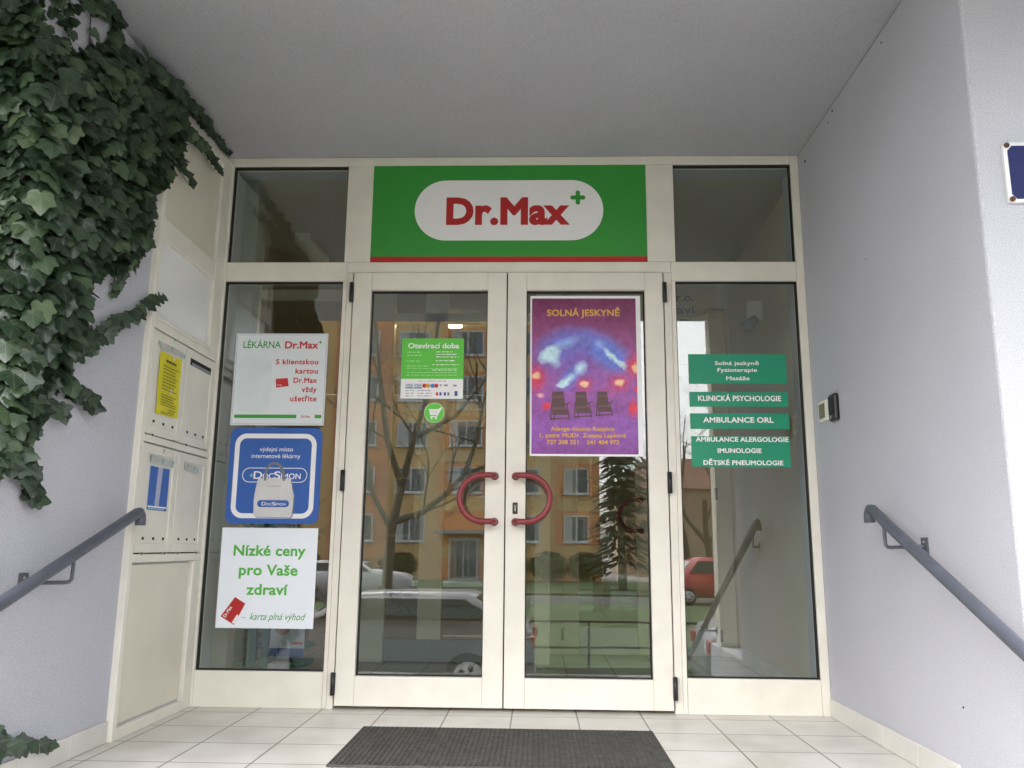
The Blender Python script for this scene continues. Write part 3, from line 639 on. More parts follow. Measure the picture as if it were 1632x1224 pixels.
# ------------------------------------------------------------------ door mat
m = MB(); a, b, c, d = -.648, .725, -1.21, -.492
m.box(a, b, c, d, .001, .010, RUBBER, .003)
n = 62
for k in range(n):
    x = a + .012 + (b - a - .024) * k / (n - 1); wd = .0055
    ys = [d - .012 - j * .036 for j in range(20)]
    vs = []
    for j, y in enumerate(ys): h = .0165 if j % 2 else .0130; vs += [(x - wd, y, .0095), (x, y, h), (x + wd, y, .0095)]
    fs = []
    for j in range(len(ys) - 1): fs += [(3 * j, 3 * j + 3, 3 * j + 4, 3 * j + 1), (3 * j + 1, 3 * j + 4, 3 * j + 5, 3 * j + 2)]
    m.add(vs, fs, RUBBER)
m.build('door_mat', label='dark ribbed rubber mat on the tiles in front of the doors', cat='mat')

# ------------------------------------------------------------------ inside, seen through the glass
IW = mat('inside wall', (0.68, 0.60, 0.45), 0.9, 0.05, 2); IC = mat('inside ceiling', (0.40, 0.36, 0.27), 0.9); GREYW = mat('inside grey panel', (0.30, 0.31, 0.31), 0.5, 0.05, 3)
INC = mat('inside cream frame', (0.68, 0.62, 0.47), 0.45, 0.03, 5)
m = MB(); m.box(-4.2, 2.4, .06, 8.0, 3.17, 3.25, IC); struct(m, 'interior_ceiling')
m = MB(); m.box(1.80, 2.0, .06, 8, -.004, 3.169, IW); struct(m, 'interior_wall')
m = MB(); m.box(-4.2, 2.4, 8.0, 8.1, -.004, 3.169, IW); struct(m, 'interior_back_wall')
m = MB(); m.box(-4.3, -4.2, .06, 8.0, -.004, 3.169, IW); struct(m, 'interior_side_wall')
m = MB(); m.box(-4.2, -1.72, .06, 8.0, -.3, -.0041, TILE); struct(m, 'interior_floor')
m = MB(); m.box(1.786, 1.799, .06, 2.29, -.003, .09, SKIRT, .003); struct(m, 'interior_skirting')
# inner screen with a counter window, then the inner door one step further back
I = empty('inner_screen', (-.2, 1.8, 0), 'cream inner screen with grey bottom rail seen through the left door', 'screen')
ib = lambda n, r, mt=INC: bars(n, r, I, 1.76, 1.84, mt, .003)
ib('screen_frame', [(-1.19, -.975, 0, 3.165), (-.724, -.545, .17, 3.165), (.16, .275, 0, 3.165), (-.974, .159, 2.62, 2.70)])
ib('bottom_rail', [(-.974, .159, .01, .168)], GREYW)
m = MB(); m.box(-.973, .158, 1.798, 1.802, .17, 3.16, GLASS); m.build('pane', I)
m = MB(); m.box(.16, .20, 1.842, 2.30, 0, 3.165, INC, .003); m.build('side_post', I)
J = empty('inner_door', (1.0, 2.35, 0), 'inner glazed door with cream frame and maroon pull beyond the right leaf', 'door')
jb = lambda n, r, mt=INC: bars(n, r, J, 2.31, 2.38, mt, .003)
jb('door_frame', [(.205, .385, 0, 3.165), (.386, .52, .01, 2.40), (1.0, 1.12, .01, 2.40), (1.13, 1.25, .01, 2.40), (1.66, 1.79, 0, 3.165), (.386, 1.659, 2.41, 2.55), (.521, .999, 2.30, 2.40), (1.251, 1.659, 2.30, 2.40)])
IPR = mat('inside pale rail', (.5, .49, .45), .45); jb('bottom_rail', [(.521, .999, .01, .22)], IPR); jb('bottom_rail', [(1.251, 1.659, .01, .22)], IPR)
m = MB(); m.box(.521, .999, 2.343, 2.347, .22, 2.30, GLASS); m.build('pane', J); m = MB(); m.box(1.251, 1.659, 2.343, 2.347, .22, 2.30, GLASS); m.build('pane', J)
m = MB(); m.box(.386, 1.659, 2.33, 2.36, 2.551, 3.165, mat('transom panel', (.50, .42, .22), .6, .05, 4)); m.build('transom_panel', J)
hnd(-1, 2.31, .06, J, 1.10, MAROON, 1.12)
for z in (.17, 1.3):
    for x in (.386, 1.664): m = MB(); m.box(x - .01, x + .01, 2.295, 2.315, z - .05, z + .05, HINGE, .002); m.build('hinge', J)
m = MB(); random.seed(12)
for body, z, xa, xb in (('KLINICKÁ PSYCHOLOGIE', 1.41, .55, .93), ('A PSYCHOTERAPIE', 1.345, .60, .88)): m.text(body, xa, xb, z, .026, 2.341, LIMEL, .006)
m.box(.54, .95, 2.3405, 2.342, 1.255, 1.258, TAPE); m.box(.54, .95, 2.3405, 2.342, .975, .978, TAPE)
for k in range(5):
    for x in (.64, .74, .86): m.box(x, x + .05, 2.3405, 2.342, 1.20 - k * .045, 1.208 - k * .045, TAPE)
m.build('lettering', J)
m = MB(); m.box(-.662, -.335, 1.786, 1.790, 1.353, 1.585, mat('plastic sleeve paper', (.42, .40, .38), .5, .05, 6))
for z, h in ((1.50, .024), (1.42, .028)):
    x = -.635
    while x < -.37:
        wd = random.uniform(.012, .05); m.box(x, min(-.36, x + wd), 1.785, 1.787, z - h * random.uniform(.35, .5), z + h * random.uniform(.35, .5), GREYINK); x += wd + .008
m.build('paper_notice', label='grey printed paper on the inner screen behind the left door glass', cat='notice')
m = MB(); m.box(.60, 1.71, 2.24, 2.27, 2.785, 3.12, mat('ochre board', (.50, .40, .17), .6, .04, 5)); m.text('s.r.o.', 1.30, 1.52, 2.945, .07, 2.2385, mat('green black ink', (.03, .06, .04), .6), .02); m.text('zdraví', 1.18, 1.53, 2.835, .07, 2.2385, mat('olive ink', (.06, .09, .05), .6), .02)
m.build('door_board', label='ochre board with dark lettering above the inner door', cat='sign')
m = MB(); m.box(1.70, 1.80, 1.15, 1.22, 2.48, 2.62, SWHITE, .01); m.tube([(1.73, 1.12, 2.47), (1.66, 1.05, 2.40)], [.03, .05], GREYW, 12); m.build('wall_lamp', label='small white lamp box high on the inside wall of the porch', cat='lamp')
# shop furniture behind the posters
SG = mat('shelf green', (.02, .26, .17), .5, .06, 4)
T = empty('display_shelf', (-1.75, 1.55, 0), 'green display shelf with boxes behind the left side pane', 'shelf')
for a in ((-2.05, -2.0, 1.35, 1.75), (-1.90, -1.83, 1.45, 1.50), (-1.79, -1.74, 1.45, 1.50)): m = MB(); m.box(*a, 0, 1.7, SG, .003); m.build('upright', T)
for z in (.0, .12, .5, .9, 1.3): m = MB(); m.box(-1.999, -1.48, 1.503, 1.75, z, z + .03, SG, .003); m.build('shelf', T)
random.seed(4)
packs = [mat('pack', c, .5) for c in ((.35, .3, .2), (.12, .10, .08), (.3, .1, .06), (.1, .2, .25), (.5, .48, .42))]
for z in (.15, .53, .93):
    x = -1.97
    while x < -1.6:
        wd = random.uniform(.06, .11); h = random.uniform(.12, .24); p = packs[random.randrange(5)]
        m = MB(p); m.box(x, x + wd, 1.56, 1.70, z + .0005, z + h, p, .003)
        m.box(x + .01, x + wd - .01, 1.5588, 1.5601, z + h * .3, z + h * .6, packs[(packs.index(p) + 2) % 5])
        m.build('carton', label='small pharmacy carton standing on the green shelf', cat='carton', group='cartons on the display shelf'); x += wd + .012
m = MB(); m.box(-1.72, -1.475, 1.42, 1.428, .075, .37, PAPER2); m.box(-1.7199, -1.4751, 1.4192, 1.42, .0755, .135, BLUE)
sk = mat('printed skin', (.55, .32, .22), .6); m.plate([(-1.665 + .065 * math.cos(t / 16 * 2 * math.pi) + .03, .30 + .075 * math.sin(t / 16 * 2 * math.pi)) for t in range(16)], 1.4190, 1.4195, sk)
m.plate([(-1.72, .137), (-1.60, .137), (-1.615, .215), (-1.665, .235), (-1.71, .19)], 1.4185, 1.4195, SWHITE); m.plate([(-1.70, .315), (-1.57, .315), (-1.58, .372), (-1.69, .372)], 1.4180, 1.4188, mat('printed hair', (.16, .07, .04), .6))
m.box(-1.56, -1.485, 1.4185, 1.42, .16, .178, INKR); m.build('counter_poster', label='small blue and white poster low behind the left side pane', cat='poster')
m = MB(); m.box(-1.69, -1.56, 1.30, 1.41, -.003, .045, SWHITE, .004); m.build('white_box', label='low white box on the floor behind the left side pane', cat='box')
m = MB(); m.box(-1.72, -1.62, .30, .42, 0, 3.165, mat('pillar paint', (.34, .33, .30), .8, .05, 4), .004); m.build('pillar', label='grey beige pillar just inside the left side pane', cat='pillar')
m = MB(); m.box(-2.12, -1.98, 1.45, 1.5, 1.75, 3.165, INC, .003); m.box(-2.11, -1.3, 1.451, 1.499, 2.72, 2.80, INC, .003); m.build('inside_post', label='cream post and rail high behind the upper left pane', cat='post')
m = MB(); m.box(-1.66, -1.53, 1.2, 1.75, 3.10, 3.17, mat('lamp cover', (.66, .62, .46), .4), .01); m.build('tube_lamp', label='unlit strip lamp on the shop ceiling', cat='lamp')
GLOW = emis('warm lamp', (1.0, .72, .42), 26.0)
m = MB(); m.tube([(-.70, 3.72, 3.17), (-.70, 3.72, 3.135)], .10, SWHITE, 20); m.tube([(-.70, 3.72, 3.1349), (-.70, 3.72, 3.12)], .085, GLOW, 20); m.build('ceiling_lamp', label='round lit ceiling lamp deep inside the hall', cat='lamp')

# ------------------------------------------------------------------ ivy
def ivy_mat():
    mm = bpy.data.materials.new('ivy leaf'); mm.use_nodes = True; t = mm.node_tree; b = t.nodes['Principled BSDF']
    ge = t.nodes.new('ShaderNodeNewGeometry'); cr = t.nodes.new('ShaderNodeValToRGB'); e = cr.color_ramp.elements
    e[0].position = 0; e[0].color = (.013, .025, .013, 1); e[1].position = 1; e[1].color = (.095, .135, .068, 1)
    for p, c in ((.4, (.024, .044, .024)), (.75, (.040, .068, .036)), (.93, (.060, .098, .047))): x = e.new(p); x.color = (*c, 1)
    t.links.new(ge.outputs['Random Per Island'], cr.inputs[0])
    uv = t.nodes.new('ShaderNodeUVMap'); uv.uv_map = 'leaf'; sp = t.nodes.new('ShaderNodeSeparateXYZ'); t.links.new(uv.outputs[0], sp.inputs[0])
    def mth(op, a, c=None, clamp=False):
        n = t.nodes.new('ShaderNodeMath'); n.operation = op; n.use_clamp = clamp
        for i, v in enumerate((a, c)):
            if v is None: continue
            if isinstance(v, (int, float)): n.inputs[i].default_value = v
            else: t.links.new(v, n.inputs[i])
        return n.outputs[0]
    tot = None
    for ang in (-90, -38, -142, 12, 168):
        dx, dy = math.cos(R(ang)), math.sin(R(ang))
        cross = mth('ABSOLUTE', mth('SUBTRACT', mth('MULTIPLY', sp.outputs['X'], dy), mth('MULTIPLY', sp.outputs['Y'], dx)))
        along = mth('ADD', mth('MULTIPLY', sp.outputs['X'], dx), mth('MULTIPLY', sp.outputs['Y'], dy))
        v = mth('MULTIPLY', mth('SUBTRACT', 1.0, mth('DIVIDE', cross, .022), True), mth('GREATER_THAN', along, 0.0))
        tot = v if tot is None else mth('MAXIMUM', tot, v)
    mx = t.nodes.new('ShaderNodeMix'); mx.data_type = 'RGBA'; t.links.new(mth('MULTIPLY', tot, .5), mx.inputs[0]); t.links.new(cr.outputs[0], mx.inputs[6]); mx.inputs[7].default_value = (.16, .22, .11, 1)
    t.links.new(mx.outputs[2], b.inputs['Base Color']); b.inputs['Roughness'].default_value = .36; b.inputs['Specular IOR Level'].default_value = .5
    return mm
IVY = ivy_mat(); STEM = mat('ivy stem', (.055, .04, .025), .9, .3, 30)
half = [(.0, .0), (.15, .15), (.36, .18), (.52, .05), (.49, -.15), (.62, -.36), (.54, -.47), (.34, -.55), (.24, -.74), (.10, -.90), (.0, -.98)]
class Leaves:
    def __init__(s): s.v, s.f, s.uv = [], [], []
    def leaf(s, p, n, down, size, curl):
        n = Vector(n).normalized(); d = Vector(down); d = (d - n * d.dot(n)).normalized(); sd_ = d.cross(n)
        k = len(s.v); wv = random.uniform(.82, 1.12); asym = random.uniform(-.07, .07); tw = random.uniform(-.25, .25)
        def put(x, y):
            h = -curl * (abs(x) ** 1.5 * .55 + .32 * max(0, -y - .25) ** 1.5) + tw * x * y * .5 + .05 * math.sin(9 * x + 5 * y) * abs(x)
            s.v.append(Vector(p) + (sd_ * (x * wv + asym * y) + d * (-y) + n * h) * size); s.uv.append((x, y))
        put(0, -.12); put(0, -.5)
        out = half + [(-x, y) for x, y in half[-2:0:-1]]
        for x, y in out: put(x + random.uniform(-.02, .02), y + random.uniform(-.02, .02))
        L = len(out)
        for i in range(L):
            a, b = out[i], out[(i + 1) % L]; c = 0 if (a[1] + b[1]) / 2 > -.42 else 1
            s.f.append((k + c, k + 2 + (i + 1) % L, k + 2 + i))
        # close the fan between the two midrib centres
        s.f += [(k, k + 1, k + 2 + 6), (k, k + 2 + (L - 6), k + 1)]
    def build(s, name, parent):
        me = bpy.data.meshes.new(name); o3 = Vector(parent.location); me.from_pydata([tuple(v - o3) for v in s.v], [], s.f)
        ul = me.uv_layers.new(name='leaf'); 
        for lp in me.loops: ul.data[lp.index].uv = s.uv[lp.vertex_index]
        me.polygons.foreach_set('use_smooth', [True] * len(me.polygons)); me.materials.append(IVY); me.update()
        o = bpy.data.objects.new(name, me); COL.objects.link(o); o.parent = parent; return o
def inside(pt, poly):
    x, y = pt; c = False
    for i in range(len(poly)):
        (x1_, y1_), (x2_, y2_) = poly[i], poly[i - 1]
        if (y1_ > y) != (y2_ > y) and x < (x2_ - x1_) * (y - y1_) / (y2_ - y1_) + x1_: c = not c
    return c
def edge_d(pt, poly):
    p = Vector(pt); b = 9
    for i in range(len(poly)):
        a, c = Vector(poly[i - 1]), Vector(poly[i]); ab = c - a; t = max(0, min(1, (p - a).dot(ab) / max(1e-9, ab.dot(ab)))); b = min(b, (p - a - ab * t).length)
    return b
# on the recess wall a point is (y, z) with +x outward; on the wall front a point is (x, z) with -y outward
side = lambda a, z, o: Vector((XL + o, a, z)); sn = Vector((1, 0, 0)); sa = Vector((0, 1, 0))
front = lambda a, z, o: Vector((a, FY - o, z)); fn_ = Vector((0, -1, 0)); fa = Vector((1, 0, 0))
def mass(L, poly, pos, nrm, ax, layers, amin=-99, amax=99):
    a0, a1 = min(p[0] for p in poly), max(p[0] for p in poly); c0, c1 = min(p[1] for p in poly), max(p[1] for p in poly)
    for depth, sp, s0, s1, keep in layers:
        pts = []; tries = int((a1 - a0) * (c1 - c0) / sp ** 2 * 6); grid = {}
        for _ in range(tries):
            q_ = (random.uniform(a0, a1), random.uniform(c0, c1))
            if not (amin < q_[0] < amax) or not inside(q_, poly): continue
            g = (int(q_[0] / sp), int(q_[1] / sp))
            if any((q_[0] - r_[0]) ** 2 + (q_[1] - r_[1]) ** 2 < sp * sp for i in (-1, 0, 1) for j in (-1, 0, 1) for r_ in grid.get((g[0] + i, g[1] + j), ())): continue
            grid.setdefault(g, []).append(q_)
            if random.random() > keep: continue
            e = min(1, edge_d(q_, poly) / .16); off = .012 + depth * (.25 + .75 * e) + random.uniform(-.012, .015)
            tilt = random.uniform(.15, 1.0); n = nrm * random.uniform(.45, .9) + Vector((0, -1, 0)) * random.uniform(.5, 1.1) + Vector((0, 0, 1)) * tilt + ax * random.gauss(0, .42)
            dn = Vector((0, 0, -1)) + ax * random.gauss(0, .38) + nrm * .2
            sz = random.uniform(s0, s1) * (.78 + .22 * e)
            L.leaf(pos(q_[0], q_[1] + sz * .45, off), n, dn, sz, random.uniform(.3, .95))
def strand(L, SM, path, pos, nrm, ax, s0, s1, step=.026, off=.025, r=.0028, spread=.5, side2=None):
    P = [Vector(p) for p in path]; seg = []; 
    tot = sum((P[i + 1] - P[i]).length for i in range(len(P) - 1)); d = 0; pts = []
    def at(d_):
        for i in range(len(P) - 1):
            l = (P[i + 1] - P[i]).length
            if d_ <= l or i == len(P) - 2: return P[i].lerp(P[i + 1], min(1, d_ / l)), (P[i + 1] - P[i]).normalized()
            d_ -= l
    sgn = 1
    while d < tot:
        q_, t_ = at(d); f = d / tot; sz = (s0 + (s1 - s0) * f) * random.uniform(.85, 1.15); sgn = -sgn
        perp = Vector((-t_.y, t_.x)) * sgn
        dr = t_ * .5 + perp * spread + Vector((0, -.55)) * random.uniform(.4, 1.2)
        dn = ax * dr.x + Vector((0, 0, 1)) * dr.y
        n = nrm * .8 + Vector((0, -1, 0)) * random.uniform(.2, .8) + Vector((0, 0, 1)) * random.uniform(0, .5) + ax * random.gauss(0, .25)
        L.leaf(pos(q_.x, q_.y, off + random.uniform(0, .02)), n, dn, sz, random.uniform(.2, .7)); d += step * (sz / .055) ** .6
    SM.tube([pos(p.x, p.y, off * .5) for p in P], [r * (1 - .6 * i / max(1, len(P) - 1)) for i in range(len(P))], STEM, 6)
random.seed(21)
IV = empty('ivy', (XL, -1.9, GZ), 'dense dark green ivy climbing round the wall corner and over the mailbox bay', 'ivy')
L = Leaves(); SM = MB(STEM)
main = [(-2.34,2.37),(-1.99,2.60),(-1.85,2.75),(-1.68,2.79),(-1.46,2.98),(-1.21,3.07),(-1.00,3.05),(-0.80,3.02),(-0.77,2.86),(-0.79,2.74),(-0.85,2.62),(-1.02,2.46),(-1.00,2.36),(-1.00,2.27),(-1.07,2.15),(-1.24,2.02),(-1.41,1.94),(-1.45,1.80),(-1.43,1.66),(-1.53,1.54),(-1.55,1.44),(-1.69,1.41),(-1.65,1.30),(-1.71,1.22),(-1.78,1.16),(-1.81,1.11),(-1.90,1.04),(-2.06,1.0)]
lay = ((.015, .036, .065, .09, 1), (.05, .038, .06, .095, 1), (.095, .046, .045, .095, .8))
mass(L, main, side, sn, sa, lay, amin=-1.93)
topA = [(-2.0, 2.60), (-2.0, 2.85), (-1.96, 2.80), (-1.90, 2.77), (-1.93, 2.62)]; topB = [(-1.95, 2.90), (-1.94, 3.05), (-1.80, 3.06), (-1.73, 2.93), (-1.76, 2.86), (-1.82, 2.82), (-1.89, 2.85)]
mass(L, topA, side, sn, sa, ((.03, .05, .055, .08, 1),), amin=-1.93); mass(L, topB, side, sn, sa, ((.02, .045, .055, .08, 1), (.05, .05, .05, .075, 1)), amin=-1.93)
fp = [(-2.6, .8), (-2.6, 3.14), (-1.72, 3.14), (-1.715, 2.6), (-1.715, 1.05), (-1.85, .85)]
mass(L, fp, front, fn_, fa, ((.005, .036, .08, .11, 1), (.03, .042, .08, .11, 1), (.07, .05, .06, .105, 1), (.11, .065, .06, .095, .8)))
S_ = lambda p, a, b, **k: strand(L, SM, p, side, sn, sa, a, b, **k)
S_([(-1.69,3.03),(-1.55,3.10),(-1.44,3.12),(-1.44,3.07),(-1.47,2.95)], .075, .05)
S_([(-1.62,3.12),(-1.52,3.13),(-1.45,3.12),(-1.40,3.05)], .06, .045)
S_([(-1.27,3.06),(-0.98,3.09),(-0.76,3.10),(-0.48,3.12),(-0.16,3.13)], .085, .036, off=.05)
S_([(-1.20,3.05),(-0.95,3.08),(-0.72,3.09),(-0.55,3.11)], .08, .05, off=.08)
S_([(-0.97,3.00),(-0.73,2.98),(-0.50,2.98),(-0.28,2.96)], .085, .045, off=.05)
S_([(-0.95,2.98),(-0.78,2.95),(-0.62,2.97)], .08, .06, off=.06)
S_([(-0.92,2.76),(-0.75,2.76),(-0.60,2.735)], .065, .04, off=.05)
S_([(-1.48,1.60),(-1.34,1.72),(-1.17,1.83),(-0.98,1.92),(-0.90,2.00),(-0.80,2.06)], .062, .042, off=.03)
S_([(-1.44,1.64),(-1.30,1.74),(-1.20,1.80)], .06, .05, off=.04)
S_([(-1.62,1.50),(-1.45,1.46),(-1.29,1.41)], .075, .055); S_([(-1.73,1.38),(-1.64,1.37),(-1.51,1.36)], .062, .055); S_([(-1.80,1.14),(-1.70,1.08),(-1.62,1.00)], .07, .06)
S_([(-1.17,2.10),(-1.21,2.00),(-1.22,1.93)], .045, .035); S_([(-1.02,2.44),(-1.05,2.30),(-1.07,2.20),(-1.10,2.08)], .068, .045); S_([(-1.80,1.18),(-1.70,1.14),(-1.64,1.09)], .065, .05)
for a in ([(-1.76,2.85),(-1.70,2.80),(-1.66,2.74)], [(-1.90,2.78),(-1.86,2.72),(-1.83,2.68)], [(-1.62,3.05),(-1.60,2.9),(-1.58,2.8)]): S_(a, .05, .05, step=.09)
for k in range(9):
    x = random.uniform(-1.9, -1.45); SM.tube([side(-1.9 + random.uniform(0, .1), .9 + .1 * k, .012), side(x, 1.6 + k * .1, .014), side(x + random.uniform(-.05, .25), 2.3 + k * .06, .016)], [.007, .005, .003], STEM, 7)
S_([(-1.95,.85),(-1.89,.82),(-1.85,.77),(-1.87,.73)], .065, .055, off=.015)
L.build('foliage', IV); SM.build('stem', IV)
LV = empty('ivy', (XL, -1.75, 0), 'low trailing sprig of ivy over the skirting at the foot of the left wall', 'ivy')
L = Leaves(); SM = MB(STEM)
S2 = lambda p, a, b, **k: strand(L, SM, p, side, sn, sa, a, b, **k)
S2([(-1.90,.25),(-1.72,.21),(-1.60,.155),(-1.50,.13),(-1.36,.10)], .075, .042, off=.03, step=.036); S2([(-1.90,.22),(-1.80,.20),(-1.66,.15)], .08, .065, off=.045, step=.036); S2([(-1.90,.335),(-1.82,.34),(-1.765,.32)], .06, .04, off=.02)
L.build('foliage', LV); SM.build('stem', LV)

# ------------------------------------------------------------------ across the street (it fills the reflections)
OCH = mat('ochre facade', (.76, .50, .23), .9, .06, .5); ORG = mat('orange facade', (.80, .34, .14), .9, .06, .5); BRN = mat('brown red facade', (.68, .28, .15), .9, .06, .5)
WFR = mat('white window frame', (.7, .7, .7), .5); WGL = mat('far window glass', (.10, .12, .15), .08, .4, .3, spec=.8); CURT = mat('net curtain', (.55, .55, .55), .9, .2, 9)
BX0, BX1, BY = -17.5, 3.9, -45.0
O = empty('apartment_block', ((BX0 + BX1) / 2, BY, GZ), 'orange and ochre apartment block across the street', 'building')
def wallbox(n, x0_, x1_, z0_, z1_, mt, dy=0): mm = MB(); mm.box(x0_, x1_, BY - 9, BY + dy, z0_, z1_, mt); return mm.build(n, O)
wallbox('wall', BX0, -12.2, GZ, 17, OCH); wallbox('wall', -12.199, -8.8, GZ, 17, BRN, .15); wallbox('wall', -8.799, -5.6, GZ, 17, OCH); wallbox('wall', -5.599, -2.4, GZ, 17, ORG, .25); wallbox('wall', -2.399, 1.3, GZ, 17, OCH); wallbox('wall', 1.301, BX1, GZ, 17, ORG, .12)
for k in range(6):
    for x0_, x1_, dy in ((-5.6, -2.4, .27), (1.3, 3.92, .14), (-12.2, -8.8, .17)): mm = MB(); mm.box(x0_ + .02, x1_ - .02, BY + dy - .1, BY + dy, .15 + 2.8 * k, .95 + 2.8 * k, OCH if dy != .17 else ORG); mm.build('spandrel', O)
mm = MB(); mm.box(BX0 - .3, BX1 + .3, BY - 9.3, BY + .5, 17, 17.5, BRN); mm.build('roof', O)
def window(x, z, w_, h, yw):
    mm = MB(); mm.box(x - w_ / 2, x + w_ / 2, yw - .02, yw + .012, z, z + h, WGL); t = .09
    for a in ((x - w_ / 2, x - w_ / 2 + t, z, z + h), (x + w_ / 2 - t, x + w_ / 2, z, z + h), (x - w_ / 2 + t, x + w_ / 2 - t, z, z + t), (x - w_ / 2 + t, x + w_ / 2 - t, z + h - t, z + h), (x - .05, x + .05, z + t, z + h - t)): mm.box(a[0], a[1], yw, yw + .07, a[2], a[3], WFR)
    if random.random() < .6: mm.box(x - w_ / 2 + t, x - w_ / 2 + t + random.uniform(.2, w_ * .4), yw + .013, yw + .02, z + t, z + h - t, CURT)
    mm.box(x - w_ / 2 - .1, x + w_ / 2 + .1, yw, yw + .18, z - .07, z - .005, WFR); return mm.build('window', O)
random.seed(9)
for k in range(6):
    for x, wd, dy in ((-15.0, 2.1, 0), (-10.5, 1.9, .15), (-7.4, 1.9, 0), (-4.1, 2.0, .25), (-.6, 1.9, 0), (2.5, 1.5, .12)):
        if k == 0 and x == -4.1: continue
        window(x, 1.15 + 2.8 * k, wd, 1.55, BY + dy)
mm = MB(); mm.box(-5.0, -3.2, BY + .2, BY + .34, GZ, 1.4, WFR); 
for x in (-4.85, -4.05): mm.box(x, x + .7, BY + .345, BY + .36, GZ + .2, 1.2, WGL)
mm.build('door', O)
mm = MB(); mm.box(-5.6, -2.6, BY + .25, BY + 2.0, 1.6, 1.8, GREYW); mm.build('canopy', O)
# house further along
HB = mat('brown roof', (.16, .07, .045), .9, .2, 2); HW = mat('pale house', (.42, .34, .25), .9, .08, 1)
O2 = empty('house', (12, -62, GZ), 'brown house with pitched roof beyond the block', 'house')
mm = MB(); mm.box(6.5, 19, -68, -58, GZ, 5.2, HW); mm.build('wall', O2)
mm = MB(); mm.add([(6, -58 + .6, 5.2), (19.6, -57.4, 5.2), (19.6, -68.6, 5.2), (6, -68.6, 5.2), (9, -63, 8.0), (16.5, -63, 8.0)], [(0, 1, 5, 4), (2, 3, 4, 5), (1, 2, 5), (3, 0, 4), (3, 2, 1, 0)], HB); mm.build('roof', O2)
